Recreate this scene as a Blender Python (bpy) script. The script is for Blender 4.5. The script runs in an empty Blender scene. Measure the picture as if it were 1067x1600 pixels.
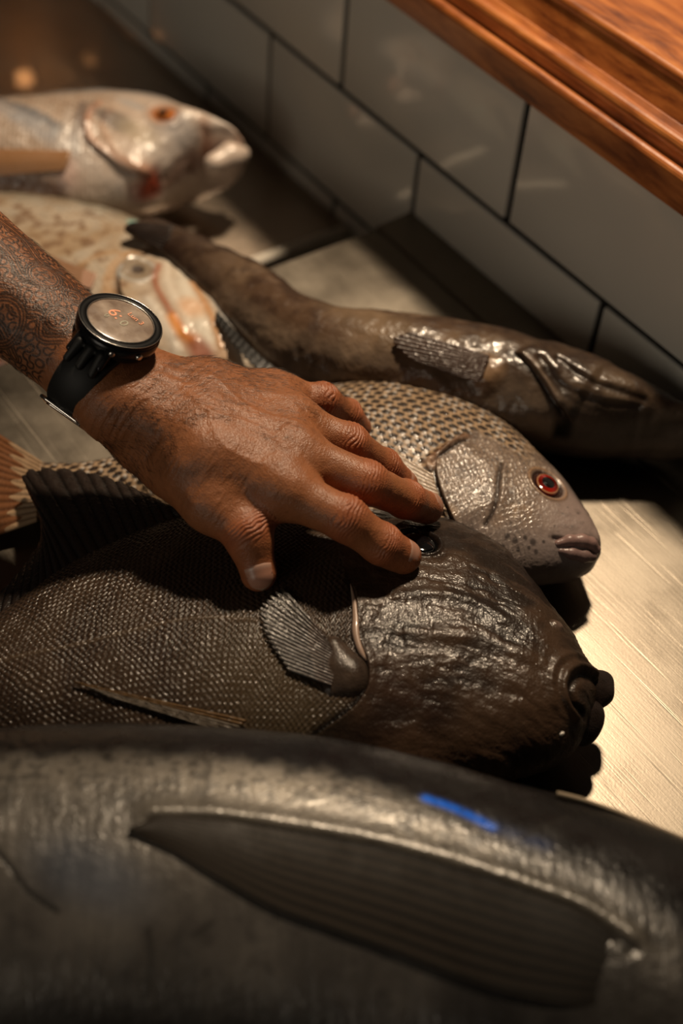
import bpy, bmesh, math, random
import numpy as np
from mathutils import Matrix, Vector
try:
    import openvdb as vdb
except ImportError:
    import pyopenvdb as vdb

scene = bpy.context.scene
col = scene.collection
rng = np.random.default_rng(7)
random.seed(7)

# ------------------------------------------------------------------ camera, world, lights, exposure
FPX, CX, CY = 2222.0, 533.5, 800.0
CAM = np.array([0.0, -0.60, 0.633])
def _rz(t): return np.array([[math.cos(t), -math.sin(t), 0], [math.sin(t), math.cos(t), 0], [0, 0, 1]])
def _rx(t): return np.array([[1, 0, 0], [0, math.cos(t), -math.sin(t)], [0, math.sin(t), math.cos(t)]])
RC = _rz(math.radians(51.3748)) @ _rx(math.radians(43.5424)) @ _rz(math.radians(5.29))
cd = bpy.data.cameras.new('camera')
cam = bpy.data.objects.new('camera', cd); col.objects.link(cam)
M = Matrix([list(RC[i]) + [CAM[i]] for i in range(3)] + [[0, 0, 0, 1]])
cam.matrix_world = M
cd.sensor_fit = 'VERTICAL'; cd.sensor_height = 36; cd.sensor_width = 24
cd.lens = FPX / 1600 * 36
cd.clip_start = 0.02; cd.clip_end = 50
cd.dof.use_dof = True; cd.dof.focus_distance = 0.765; cd.dof.aperture_fstop = 3.6
scene.camera = cam

w = bpy.data.worlds.new('world'); scene.world = w; w.use_nodes = True
w.node_tree.nodes['Background'].inputs[0].default_value = (0.75, 0.62, 0.5, 1)
w.node_tree.nodes['Background'].inputs[1].default_value = 0.012

def area(name, loc, target, size, power, color, sy=None, spread=None):
    l = bpy.data.lights.new(name, 'AREA'); l.size = size; l.energy = power; l.color = color
    if sy: l.shape = 'RECTANGLE'; l.size_y = sy
    if spread: l.spread = math.radians(spread)
    o = bpy.data.objects.new(name, l); col.objects.link(o)
    o.location = loc
    o.rotation_euler = (Vector(target) - Vector(loc)).to_track_quat('-Z', 'Y').to_euler()
    return o
def spot(name, loc, target, radius, power, color, angle, blend):
    l = bpy.data.lights.new(name, 'SPOT'); l.shadow_soft_size = radius; l.energy = power; l.color = color
    l.spot_size = math.radians(angle); l.spot_blend = blend
    o = bpy.data.objects.new(name, l); col.objects.link(o); o.location = loc
    o.rotation_euler = (Vector(target) - Vector(loc)).to_track_quat('-Z', 'Y').to_euler()
    return o
spot('window_light', (-1.00, 0.42, 1.52), (-0.54, -0.10, 0.0), 0.070, 132, (1.0, 0.78, 0.54), 46, 1.0)
area('room_light', (0.1, -2.0, 0.85), (-0.75, 0.0, 0.1), 0.8, 5.0, (1.0, 0.86, 0.68))

vs = scene.view_settings
vs.view_transform = 'Standard'; vs.look = 'None'; vs.exposure = 0.0; vs.gamma = 1.0
vs.use_curve_mapping = False

# ------------------------------------------------------------------ measuring helpers
def ray(x, y): return RC @ np.array([x - CX, -(y - CY), -FPX]) / FPX
def at(x, y, z=0.0):
    d = ray(x, y); return CAM + d * ((z - CAM[2]) / d[2])
def proj(P):
    q = (np.asarray(P) - CAM) @ RC
    return np.stack([CX + FPX * q[..., 0] / -q[..., 2], CY - FPX * q[..., 1] / -q[..., 2]], -1)
def sm(a, b, x):
    t = np.clip((x - a) / (b - a), 0, 1); return t * t * (3 - 2 * t)
def crom(A, n=None, t=None, close=False):
    """Catmull-Rom through rows of A, sampled evenly by chord length of the first three columns."""
    A = np.asarray(A, float)
    k = min(3, A.shape[1])
    d = np.r_[0, np.cumsum(np.linalg.norm(np.diff(A[:, :k], axis=0), axis=1) + 1e-9)]
    d /= d[-1]
    if t is None: t = np.linspace(0, 1, n)
    m = np.gradient(A, d, axis=0, edge_order=1)
    i = np.clip(np.searchsorted(d, t, side='right') - 1, 0, len(d) - 2)
    h = (d[i + 1] - d[i])[:, None]; u = ((t - d[i]) / (d[i + 1] - d[i]))[:, None]
    return ((2*u**3 - 3*u**2 + 1) * A[i] + (u**3 - 2*u**2 + u) * h * m[i]
            + (-2*u**3 + 3*u**2) * A[i + 1] + (u**3 - u**2) * h * m[i + 1])
def _hash(ix, iy, iz, seed):
    n = (ix.astype(np.int64) * 374761393 + iy.astype(np.int64) * 668265263 + iz.astype(np.int64) * 2147483647 + seed * 974711)
    n = (n ^ (n >> 13)) * 1274126177
    n = n ^ (n >> 16)
    return (n & 0xFFFFFF) / float(0xFFFFFF)
def vnoise(P, scale, seed=0):
    """smooth value noise 0..1 ; P (N,3) or (N,2)"""
    P = np.asarray(P) / scale
    if P.shape[1] == 2: P = np.c_[P, np.zeros(len(P))]
    F = np.floor(P); f = P - F; f = f * f * (3 - 2 * f); I = F.astype(np.int64)
    r = 0
    for dx in (0, 1):
        for dy in (0, 1):
            for dz in (0, 1):
                wgt = (f[:, 0] if dx else 1 - f[:, 0]) * (f[:, 1] if dy else 1 - f[:, 1]) * (f[:, 2] if dz else 1 - f[:, 2])
                r = r + wgt * _hash(I[:, 0] + dx, I[:, 1] + dy, I[:, 2] + dz, seed)
    return r
def fbm(P, scale, oct=4, seed=0):
    r = 0; a = 1; s = 0
    for o in range(oct):
        r = r + a * vnoise(P, scale / 2**o, seed + o); s += a; a *= 0.5
    return r / s
def pdist(X, pts):
    """distance from X (N,2) to polyline pts (K,2); returns dist, param 0..1, signed side"""
    best = np.full(len(X), 1e9); par = np.zeros(len(X)); sgn = np.ones(len(X))
    pts = np.asarray(pts)[:, :2]
    L = np.r_[0, np.cumsum(np.linalg.norm(np.diff(pts, axis=0), axis=1))]
    for i in range(len(pts) - 1):
        a, b = pts[i], pts[i + 1]; ab = b - a; l2 = ab @ ab + 1e-18
        t = np.clip(((X - a) @ ab) / l2, 0, 1)
        q = X - a - t[:, None] * ab
        d = np.sqrt((q * q).sum(1)); m = d < best
        best[m] = d[m]; par[m] = ((L[i] + t * (L[i + 1] - L[i])) / L[-1])[m]
        sgn[m] = np.sign(ab[0] * q[:, 1] - ab[1] * q[:, 0])[m]
    return best, par, sgn
def scales(a, b, R=0.72):
    """overlapping scale field; a grows towards the tail. returns r (0 centre..1 free edge), id noise, local (da,db)"""
    best = np.full(a.shape, -1e9); r = np.zeros(a.shape); idn = np.zeros(a.shape); la = np.zeros(a.shape); lb = np.zeros(a.shape)
    jb = np.round(b / 0.5).astype(int)
    for dj in (-1, 0, 1):
        j = jb + dj
        off = (j % 2) * 0.5
        ia = np.round(a - off).astype(int)
        for di in (-1, 0, 1):
            i = ia + di; ca = i + off; cb = j * 0.5
            da = a - ca; db = b - cb
            rr = np.sqrt((da * 0.95)**2 + (db * 1.05)**2) / R
            key = -ca
            m = (rr < 1) & (key > best)
            best = np.where(m, key, best); r = np.where(m, rr, r)
            la = np.where(m, da, la); lb = np.where(m, db, lb)
            idn = np.where(m, _hash(i, j, j * 0, 3), idn)
    j0 = np.round(b / 0.5).astype(int); bd = np.full(a.shape, 1e9); sa = np.zeros(a.shape); sb = np.zeros(a.shape)
    for dj in (-1, 0, 1):
        j = j0 + dj; off = (j % 2) * 0.5; i = np.round(a - off); da = a - i - off; db = b - j * 0.5
        m = (da / .5)**2 + (db / .3)**2 < bd; bd = np.where(m, (da / .5)**2 + (db / .3)**2, bd); sa = np.where(m, da, sa); sb = np.where(m, db, sb)
    scales.near = (sa, sb)
    return r, idn, la, lb

# ------------------------------------------------------------------ mesh helpers
def link(name, me, parent=None, mat=None):
    o = bpy.data.objects.new(name, me); col.objects.link(o)
    if mat: me.materials.append(mat)
    if parent: o.parent = parent
    return o
def tag(o, label=None, cat=None, group=None, kind=None):
    if label: o['label'] = label
    if cat: o['category'] = cat
    if group: o['group'] = group
    if kind: o['kind'] = kind
    return o
def empty(name, loc=(0, 0, 0)):
    o = bpy.data.objects.new(name, None); col.objects.link(o); o.location = loc; o.empty_display_size = 0.02
    return o
def rebase(root):
    """move an empty root to the base of its children (children keep their place)"""
    bpy.context.view_layer.update()
    mn = np.full(3, 1e9); mx = -mn
    for c in root.children_recursive:
        if c.type == 'MESH':
            for v in c.bound_box:
                p = np.array(c.matrix_world @ Vector(v)); mn = np.minimum(mn, p); mx = np.maximum(mx, p)
    loc = Vector(((mn[0] + mx[0]) / 2, (mn[1] + mx[1]) / 2, mn[2]))
    root.location = loc
    for c in root.children: c.matrix_parent_inverse = Matrix.Translation(-loc)
def mesh_np(name, V, Q, smooth=True, colr=None):
    me = bpy.data.meshes.new(name)
    V = np.ascontiguousarray(V, np.float32); Q = np.asarray(Q, np.int32)
    k = Q.shape[1]
    me.vertices.add(len(V)); me.vertices.foreach_set('co', V.ravel())
    me.loops.add(Q.size); me.loops.foreach_set('vertex_index', Q.ravel())
    me.polygons.add(len(Q)); me.polygons.foreach_set('loop_start', np.arange(0, Q.size, k, dtype=np.int32))
    me.polygons.foreach_set('loop_total', np.full(len(Q), k, np.int32))
    me.update(calc_edges=True)
    if smooth: me.polygons.foreach_set('use_smooth', np.ones(len(Q), bool))
    if colr is not None: set_col(me, colr)
    me.validate()
    return me
def set_col(me, c):
    c = np.asarray(c, np.float32)
    if c.shape[1] == 3: c = np.c_[c, np.ones(len(c), np.float32)]
    a = me.color_attributes.get('Col') or me.color_attributes.new('Col', 'FLOAT_COLOR', 'POINT')
    a.data.foreach_set('color', c.astype(np.float32).ravel())
def grid_faces(n, m, wrap=False):
    i = np.arange(n - 1)[:, None]; j = np.arange(m if wrap else m - 1)[None]
    j2 = (j + 1) % m
    return np.stack([i * m + j, (i + 1) * m + j, (i + 1) * m + j2, i * m + j2], -1).reshape(-1, 4)
def bm_obj(name, bm, mat, parent=None, smooth=False):
    me = bpy.data.meshes.new(name); bm.to_mesh(me); bm.free()
    if smooth:
        for p in me.polygons: p.use_smooth = True
    return link(name, me, parent, mat)
def box_bm(bm, x0, y0, z0, x1, y1, z1, bev=0.0, seg=2):
    r = bmesh.ops.create_cube(bm, size=1)
    vs_ = r['verts']
    for v in vs_:
        v.co = Vector(((x0 + x1) / 2 + v.co.x * (x1 - x0), (y0 + y1) / 2 + v.co.y * (y1 - y0), (z0 + z1) / 2 + v.co.z * (z1 - z0)))
    if bev:
        es = {e for v in vs_ for e in v.link_edges}
        bmesh.ops.bevel(bm, geom=list(es), offset=bev, segments=seg, profile=0.5, affect='EDGES')
    return bm
def loft_closed(name, rings, mat, parent=None, colr=None, caps=True):
    """rings (n,m,3) closed cross sections -> tube"""
    n, m, _ = rings.shape
    V = rings.reshape(-1, 3); Q = grid_faces(n, m, True)
    me = mesh_np(name, V, Q, True, colr)
    if caps:
        bm = bmesh.new(); bm.from_mesh(me)
        bm.verts.ensure_lookup_table()
        for k in (0, n - 1):
            try: bm.faces.new([bm.verts[k * m + j] for j in range(m)])
            except ValueError: pass
        bmesh.ops.recalc_face_normals(bm, faces=bm.faces[:])
        bm.to_mesh(me); bm.free()
    return link(name, me, parent, mat)
def tube(name, P, r, mat, parent=None, m=10, colr=None):
    P = np.asarray(P, float); n = len(P)
    r = np.broadcast_to(np.asarray(r, float), (n,))
    T = np.gradient(P, axis=0); T /= np.linalg.norm(T, axis=1)[:, None] + 1e-12
    up = np.array([0.1, 0.2, 1.0]); S = np.cross(T, up); S /= np.linalg.norm(S, axis=1)[:, None]
    U = np.cross(S, T)
    th = np.linspace(0, 2 * np.pi, m, endpoint=False)
    rings = P[:, None] + r[:, None, None] * (np.cos(th)[None, :, None] * S[:, None] + np.sin(th)[None, :, None] * U[:, None])
    return loft_closed(name, rings, mat, parent, colr)

# ------------------------------------------------------------------ materials
def new_mat(name):
    m = bpy.data.materials.new(name); m.use_nodes = True
    nt = m.node_tree; b = nt.nodes['Principled BSDF']
    return m, nt, b
def N(nt, t, **kw):
    n = nt.nodes.new(t)
    for k, v in kw.items():
        if k in n.inputs: n.inputs[k].default_value = v
        else: setattr(n, k, v)
    return n
def coords(nt, scale=(1, 1, 1), rot=(0, 0, 0), kind='Object'):
    tc = nt.nodes.new('ShaderNodeTexCoord'); mp = nt.nodes.new('ShaderNodeMapping')
    mp.inputs['Scale'].default_value = scale; mp.inputs['Rotation'].default_value = rot
    nt.links.new(tc.outputs[kind], mp.inputs[0]); return mp.outputs[0]
def ramp(nt, src, p0, c0, p1, c1):
    r = nt.nodes.new('ShaderNodeValToRGB'); e = r.color_ramp.elements
    e[0].position = p0; e[1].position = p1
    e[0].color = c0 if hasattr(c0, '__len__') else (c0, c0, c0, 1)
    e[1].color = c1 if hasattr(c1, '__len__') else (c1, c1, c1, 1)
    nt.links.new(src, r.inputs[0]); return r.outputs[0]
def vcol_mat(name, rough=0.35, rough_var=0.15, coat=0.3, coat_rough=0.12, bump=0.3, bscale=900, dist=0.0004,
             sss=0.0, metallic=0.0, spec=0.5, voro=0.0, vscale=700, aniso=None, tint=None):
    m, nt, b = new_mat(name)
    a = N(nt, 'ShaderNodeAttribute', attribute_name='Col')
    nt.links.new(a.outputs['Color'], b.inputs['Base Color'])
    c = coords(nt, aniso or (1, 1, 1))
    n1 = N(nt, 'ShaderNodeTexNoise', Scale=bscale, Detail=3.0); nt.links.new(c, n1.inputs['Vector'])
    n2 = N(nt, 'ShaderNodeTexNoise', Scale=90.0, Detail=4.0); nt.links.new(c, n2.inputs['Vector'])
    r = ramp(nt, n2.outputs['Fac'], 0.3, max(rough - rough_var, 0.03), 0.7, rough + rough_var)
    nt.links.new(r, b.inputs['Roughness'])
    h = n1.outputs['Fac']
    if voro:
        v = N(nt, 'ShaderNodeTexVoronoi', Scale=vscale); nt.links.new(c, v.inputs['Vector'])
        mx = N(nt, 'ShaderNodeMath', operation='MULTIPLY_ADD'); nt.links.new(v.outputs['Distance'], mx.inputs[0]); mx.inputs[1].default_value = voro
        nt.links.new(h, mx.inputs[2]); h = mx.outputs[0]
    bp = N(nt, 'ShaderNodeBump', Strength=bump, Distance=dist); nt.links.new(h, bp.inputs['Height'])
    nt.links.new(bp.outputs[0], b.inputs['Normal']); nt.links.new(bp.outputs[0], b.inputs['Coat Normal'])
    b.inputs['Coat Weight'].default_value = coat; b.inputs['Coat Roughness'].default_value = coat_rough
    b.inputs['Metallic'].default_value = metallic; b.inputs['Specular IOR Level'].default_value = spec
    if sss:
        b.inputs['Subsurface Weight'].default_value = sss; b.inputs['Subsurface Scale'].default_value = 0.004
        b.inputs['Subsurface Radius'].default_value = (1, 0.35, 0.2)
    return m
def plain(name, c, rough=0.5, metallic=0.0, coat=0.0, spec=0.5):
    m, nt, b = new_mat(name); b.inputs['Base Color'].default_value = (*c, 1); b.inputs['Roughness'].default_value = rough
    b.inputs['Metallic'].default_value = metallic; b.inputs['Coat Weight'].default_value = coat; b.inputs['Specular IOR Level'].default_value = spec
    return m

# ------------------------------------------------------------------ structure: tiled wall, sill, steel
def mat_tile():
    m, nt, b = new_mat('glazed_tile')
    b.inputs['Base Color'].default_value = (0.68, 0.66, 0.60, 1)
    b.inputs['Roughness'].default_value = 0.16; b.inputs['Coat Weight'].default_value = 0.4; b.inputs['Coat Roughness'].default_value = 0.05
    c = coords(nt)
    n = N(nt, 'ShaderNodeTexNoise', Scale=9.0, Detail=2.0); nt.links.new(c, n.inputs['Vector'])
    bp = N(nt, 'ShaderNodeBump', Strength=0.25, Distance=0.004); nt.links.new(n.outputs['Fac'], bp.inputs['Height'])
    nt.links.new(bp.outputs[0], b.inputs['Normal']); nt.links.new(bp.outputs[0], b.inputs['Coat Normal'])
    return m
def mat_grout():
    m, nt, b = new_mat('dark_grout'); b.inputs['Roughness'].default_value = 0.95
    n = N(nt, 'ShaderNodeTexNoise', Scale=400.0, Detail=4.0); nt.links.new(coords(nt), n.inputs['Vector'])
    nt.links.new(ramp(nt, n.outputs['Fac'], 0.3, (0.004, 0.004, 0.004, 1), 0.7, (0.012, 0.011, 0.010, 1)), b.inputs['Base Color'])
    return m
def mat_wood():
    m, nt, b = new_mat('varnished_wood')
    c = coords(nt, (2.5, 14, 14))
    n = N(nt, 'ShaderNodeTexNoise', Scale=6.0, Detail=8.0, Roughness=0.65, Distortion=0.4); nt.links.new(c, n.inputs['Vector'])
    r = nt.nodes.new('ShaderNodeValToRGB'); e = r.color_ramp.elements
    e[0].position = 0.32; e[0].color = (0.14, 0.030, 0.006, 1); e[1].position = 0.72; e[1].color = (0.70, 0.26, 0.065, 1)
    x = e.new(0.5); x.color = (0.42, 0.125, 0.026, 1)
    nt.links.new(n.outputs['Fac'], r.inputs[0]); nt.links.new(r.outputs[0], b.inputs['Base Color'])
    b.inputs['Coat Weight'].default_value = 0.5; b.inputs['Coat Roughness'].default_value = 0.2
    b.inputs['Roughness'].default_value = 0.4
    n2 = N(nt, 'ShaderNodeTexNoise', Scale=60.0, Detail=4.0); nt.links.new(coords(nt), n2.inputs['Vector'])
    bp = N(nt, 'ShaderNodeBump', Strength=0.3, Distance=0.002); nt.links.new(n2.outputs['Fac'], bp.inputs['Height'])
    nt.links.new(bp.outputs[0], b.inputs['Normal'])
    return m
def mat_steel(name, base=(0.25, 0.22, 0.18), rough=0.33, scratch=0.6):
    m, nt, b = new_mat(name)
    b.inputs['Metallic'].default_value = 1.0
    c0 = coords(nt)
    n = N(nt, 'ShaderNodeTexNoise', Scale=14.0, Detail=6.0, Roughness=0.6); nt.links.new(c0, n.inputs['Vector'])
    nt.links.new(ramp(nt, n.outputs['Fac'], 0.3, (base[0]*0.72, base[1]*0.70, base[2]*0.68, 1), 0.7, (*base, 1)), b.inputs['Base Color'])
    hs = None
    for k, (ang, sc) in enumerate(((0.35, 1.0), (0.9, 0.8), (1.5, 1.2), (2.3, 0.9), (2.85, 1.1))):
        c = coords(nt, (7 * sc, 420 * sc, 1), (0, 0, ang))
        d = N(nt, 'ShaderNodeTexNoise', Scale=1.0, Detail=2.0, Distortion=0.25); nt.links.new(c, d.inputs['Vector'])
        s = ramp(nt, d.outputs['Fac'], 0.68, 0.0, 0.80, 1.0)
        if hs is None: hs = s
        else:
            mx = N(nt, 'ShaderNodeMath', operation='MAXIMUM'); nt.links.new(hs, mx.inputs[0]); nt.links.new(s, mx.inputs[1]); hs = mx.outputs[0]
    c = coords(nt, (12, 900, 1), (0, 0, 0.6))
    fine = N(nt, 'ShaderNodeTexNoise', Scale=1.0, Detail=3.0); nt.links.new(c, fine.inputs['Vector'])
    sp = N(nt, 'ShaderNodeTexNoise', Scale=700.0, Detail=2.0); nt.links.new(c0, sp.inputs['Vector'])
    mm = N(nt, 'ShaderNodeMath', operation='MULTIPLY_ADD'); nt.links.new(hs, mm.inputs[0]); mm.inputs[1].default_value = -0.9 * scratch
    ad = N(nt, 'ShaderNodeMath', operation='MULTIPLY_ADD'); nt.links.new(fine.outputs['Fac'], ad.inputs[0]); ad.inputs[1].default_value = 0.5
    sq = N(nt, 'ShaderNodeMath', operation='MULTIPLY'); nt.links.new(sp.outputs['Fac'], sq.inputs[0]); sq.inputs[1].default_value = 0.35
    nt.links.new(sq.outputs[0], ad.inputs[2]); nt.links.new(ad.outputs[0], mm.inputs[2])
    bp = N(nt, 'ShaderNodeBump', Strength=0.3, Distance=0.0003); nt.links.new(mm.outputs[0], bp.inputs['Height'])
    nt.links.new(bp.outputs[0], b.inputs['Normal'])
    rr = N(nt, 'ShaderNodeMath', operation='MULTIPLY_ADD'); nt.links.new(hs, rr.inputs[0]); rr.inputs[1].default_value = 0.15
    nt.links.new(ramp(nt, n.outputs['Fac'], 0.35, rough - 0.05, 0.7, rough + 0.1), rr.inputs[2])
    nt.links.new(rr.outputs[0], b.inputs['Roughness'])
    return m
M_tile, M_grout, M_wood = mat_tile(), mat_grout(), mat_wood()
M_steel = mat_steel('scratched_steel', scratch=1.3)
M_steel_edge = plain('pale_steel_edge', (0.85, 0.78, 0.68), 0.4, 0.25)  # pale, barely metallic base stands in for light caught by the rim

bm = bmesh.new(); box_bm(bm, -2.4, 0.003, -0.9, 0.6, 0.05, 0.16)
wall = tag(bm_obj('wall_back', bm, M_grout), kind='structure')
tile_me = None
for k, z0 in enumerate((-0.2445, -0.1445, -0.0445, 0.0555)):
    off = -0.8009 if k % 2 else -0.9029
    for i in range(-7, 7):
        x0 = off + i * 0.2033
        if tile_me is None:
            bm = bmesh.new(); box_bm(bm, 0.0028, -0.004, 0.0028, 0.2005, 0.004, 0.0972, 0.0012, 3)
            o = bm_obj('tile', bm, M_tile, wall, True); tile_me = o.data
            bpy.context.view_layer.objects.active = o
        else:
            o = bpy.data.objects.new('tile', tile_me); col.objects.link(o); o.parent = wall
        o.location = (x0, 0.0042 + random.uniform(-.0004, .0002), z0)
        o.rotation_euler = (random.uniform(-.006, .006), 0, random.uniform(-.003, .003))

# sill: profile (y, z) swept along x
def sweep(name, prof, x0, x1, mat, parent=None, nx=2):
    xs = np.linspace(x0, x1, nx)
    P = np.array(prof)
    rings = np.stack([np.c_[np.full(len(P), x), P] for x in xs])
    o = loft_closed(name, rings, mat, parent)
    o.data.polygons.foreach_set('use_smooth', np.zeros(len(o.data.polygons), bool)); return o
def arc(cy, cz, r, a0, a1, n=6):
    return [(cy + r * math.cos(math.radians(a)), cz + r * math.sin(math.radians(a))) for a in np.linspace(a0, a1, n)]
trim = tag(empty('trim_1'), kind='structure')
apron = sweep('apron', [(0.03, 0.1535), (-0.0035, 0.1535)] + arc(0.0005, 0.1725, 0.0045, 180, 30, 8) + [(0.006, 0.1765), (0.03, 0.1765)], -2.3, 0.6, M_wood, trim)
bead = sweep('bead', [(0.04, 0.177), (0.0055, 0.177)] + arc(0.0105, 0.1835, 0.005, 200, 60, 8) + [(0.0165, 0.190), (0.04, 0.191)], -2.3, 0.6, M_wood, trim)
board = sweep('sill_board', [(0.30, 0.178), (0.0165, 0.178), (0.0165, 0.188), (0.0270, 0.2060)] + arc(0.0305, 0.2080, 0.0038, 170, 80, 7) + [(0.30, 0.2125)], -2.3, 0.6, M_wood, trim)

# right worktop: flat top with a slightly raised strip at the wall and a folded front edge on the left
def mesh_obj(name, V, F, mat, parent=None):
    me = bpy.data.meshes.new(name); me.from_pydata([tuple(v) for v in V], [], F); me.update()
    return link(name, me, parent, mat)
work = tag(empty('steel_worktop'), 'scratched stainless steel worktop the dark fish and spotted fish lie on', 'worktop')
bm = bmesh.new(); box_bm(bm, -0.700, -1.0, -0.050, 0.62, -0.0005, 0.0, 0.0022, 3)
bm_obj('top', bm, M_steel, work)
sweep('rear_fold', [(-0.0006, -0.002), (-0.034, 0.0002), (-0.0315, 0.0010), (-0.0006, 0.0042)], -0.700, 0.62, M_steel, work)
bm = bmesh.new(); box_bm(bm, -0.69, -0.99, -0.88, 0.6, -0.04, -0.051)
bm_obj('cabinet', bm, plain('dark_cabinet', (0.02, 0.018, 0.016), 0.7), work)
drain = tag(empty('steel_draining_board'), 'lower stainless steel board in the far corner under the pale fish', 'draining board')
bm = bmesh.new(); box_bm(bm, -2.3, -1.0, -0.075, -0.7745, -0.0005, -0.057, 0.001, 2)
bm_obj('top', bm, mat_steel('dull_steel', (0.50, 0.41, 0.33), 0.42, 0.6), drain)
rim = [(x, z) for x, z in ((-0.7775, -0.0572), (-0.7768, -0.0535), (-0.7750, -0.0525), (-0.7700, -0.0535), (-0.7685, -0.0560), (-0.7685, -0.080), (-0.7745, -0.080))]
ys = np.linspace(-1.0, -0.004, 2)
loft_closed('rim', np.stack([np.array([(x, y, z) for x, z in rim]) for y in ys]), M_steel_edge, drain)
bm = bmesh.new(); box_bm(bm, -2.29, -0.99, -0.88, -0.775, -0.01, -0.076)
bm_obj('cabinet', bm, bpy.data.materials['dark_cabinet'], drain)
bm = bmesh.new(); box_bm(bm, -2.4, -2.2, -0.90, 0.62, 0.0, -0.88)
tag(bm_obj('floor', bm, plain('floor_screed', (0.08, 0.07, 0.06), 0.8)), kind='structure')

# ------------------------------------------------------------------ fish bodies
class Body:
    """A fish lying on its side. stations: (Dx,Dy,Bx,By,zmid,T) from the snout to the tail; D / B are where the back
    and the belly outline are seen, converted to points in space; T is half the thickness."""
    def __init__(s, st, n, mt, mb, floor=0.0, p=1.0, yclip=None, fit=3, ns=1.0, squash=None, tpow=1.0):
        st = np.array(st, float)
        A = crom(st, t=np.linspace(0, 1, 400))
        # even spacing along the axis in metres
        mid = np.array([at((a[0]+a[2])/2, (a[1]+a[3])/2, a[4]) for a in A])
        L = np.r_[0, np.cumsum(np.linalg.norm(np.diff(mid, axis=0), axis=1))]
        s.length = L[-1]
        tt = np.linspace(0, 1, n)**ns
        t = np.interp(tt * L[-1], L, np.linspace(0, 1, 400))
        A = np.stack([np.interp(t, np.linspace(0, 1, 400), A[:, k]) for k in range(6)], 1)
        s.n, s.mt = n, mt
        # angles, denser on the upper side, even along a typical lens section
        th = np.linspace(0, np.pi, 400); e = np.hypot(np.diff(np.cos(th)), 0.45 * np.diff(np.sin(th)))
        E = np.r_[0, np.cumsum(e)] / e.sum()
        top = np.interp(np.linspace(0, 1, mt), E, th); bot = np.interp(np.linspace(0, 1, mb + 2), E, th)[1:-1] + np.pi
        TH = np.r_[top, bot]; s.TH = TH; s.m = len(TH)
        h = np.cos(TH); v = np.sin(TH); v = np.sign(v) * np.abs(v)**p
        s.h = h; s.v = v
        D0, B0 = A[:, :2].copy(), A[:, 2:4].copy(); D, B = D0.copy(), B0.copy()
        u = D0 - B0; ln = np.linalg.norm(u, axis=1); u = u / (ln[:, None] + 1e-9)
        T = np.maximum(A[:, 5], 1e-4); zm = A[:, 4]
        for it in range(fit):
            Dw = np.array([at(x, y, z) for (x, y), z in zip(D, zm)]); Bw = np.array([at(x, y, z) for (x, y), z in zip(B, zm)])
            c = (Dw + Bw) / 2; hv = (Dw - Bw) / 2
            P = c[:, None] + h[None, :, None] * hv[:, None]
            P[..., 2] += v[None] * T[:, None]
            P[..., 2] = np.maximum(P[..., 2], floor(P) if callable(floor) else floor)
            if it == fit - 1: break
            q = proj(P)
            du = ((q - D0[:, None]) * u[:, None]).sum(-1).max(1); db = ((q - B0[:, None]) * -u[:, None]).sum(-1).max(1)
            k = np.minimum(1, ln / 30)
            D -= u * (du * k)[:, None]; B += u * (db * k)[:, None]
            d2 = ((D - B) * u).sum(1); bad = d2 < ln * 0.2
            mid2 = (D + B) / 2
            D[bad] = (mid2 + u * ln[:, None] * 0.1)[bad]; B[bad] = (mid2 - u * ln[:, None] * 0.1)[bad]
        s.P = P; s.S = np.broadcast_to((tt * L[-1])[:, None], (n, s.m))           # metres from snout
        s.W = np.linalg.norm(hv, axis=1)
        s.H = np.broadcast_to(h[None], (n, s.m))
        s.Tt = np.broadcast_to(tt[:, None], (n, s.m))
        # arc coordinate over the upper side, 0 at mid height
        d = np.linalg.norm(np.diff(P[:, :mt], axis=1), axis=2); g = np.concatenate([np.zeros((n, 1)), np.cumsum(d, 1)], 1)
        g = g - g[:, mt // 2][:, None]
        s.G = np.concatenate([g, np.broadcast_to(g[:, -1:], (n, mb))], 1)
        s.up = np.broadcast_to((v > -0.05)[None], (n, s.m)).ravel()
        s.q = proj(P[:, :mt]).reshape(-1, 2); s.ptop = P[:, :mt].reshape(-1, 3)
        s.normals()
        s.disp = np.zeros(n * s.m); s.colr = np.ones((n * s.m, 3)) * 0.3
        s.xy = P.reshape(-1, 3)[:, :2]; s.xyz = P.reshape(-1, 3)
    def normals(s):
        P = s.P; a = np.gradient(P, axis=0); b = np.roll(P, -1, 1) - np.roll(P, 1, 1)
        nn = np.cross(a, b); nn /= np.linalg.norm(nn, axis=2)[..., None] + 1e-12
        c = P.mean(1, keepdims=True)
        if ((P - c) * nn).sum() < 0: nn = -nn
        s.N = nn
    def pin(s, *pts):
        """points on the fish under the given sight lines"""
        out = []
        for x, y in pts:
            d = (s.q[:, 0] - x)**2 + (s.q[:, 1] - y)**2
            c = np.where(d < d.min() + 9)[0]
            dist = np.linalg.norm(s.ptop[c] - CAM, axis=1); out.append(s.ptop[c[np.argmin(dist)]])
        return np.array(out)
    def line(s, pts, wd, n=24):
        """soft mask along a curve on the fish; wd in metres"""
        P = crom(s.pin(*pts), n); d, t, sg = pdist(s.xy, P)
        return np.exp(-(d / wd)**2) * s.up, d * sg, t
    def spot(s, x, y, r, r2=None, ang=0):
        c = s.pin((x, y))[0]; d = s.xy - c[:2]
        if r2 is None: return np.linalg.norm(d, axis=1) / r + (~s.up) * 9
        ca, sa = math.cos(ang), math.sin(ang)
        return np.hypot((d[:, 0]*ca + d[:, 1]*sa) / r, (-d[:, 0]*sa + d[:, 1]*ca) / r2) + (~s.up) * 9
    def mix(s, m, c):
        m = np.clip(m, 0, 1)[:, None]; s.colr = s.colr * (1 - m) + np.asarray(c) * m
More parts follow.
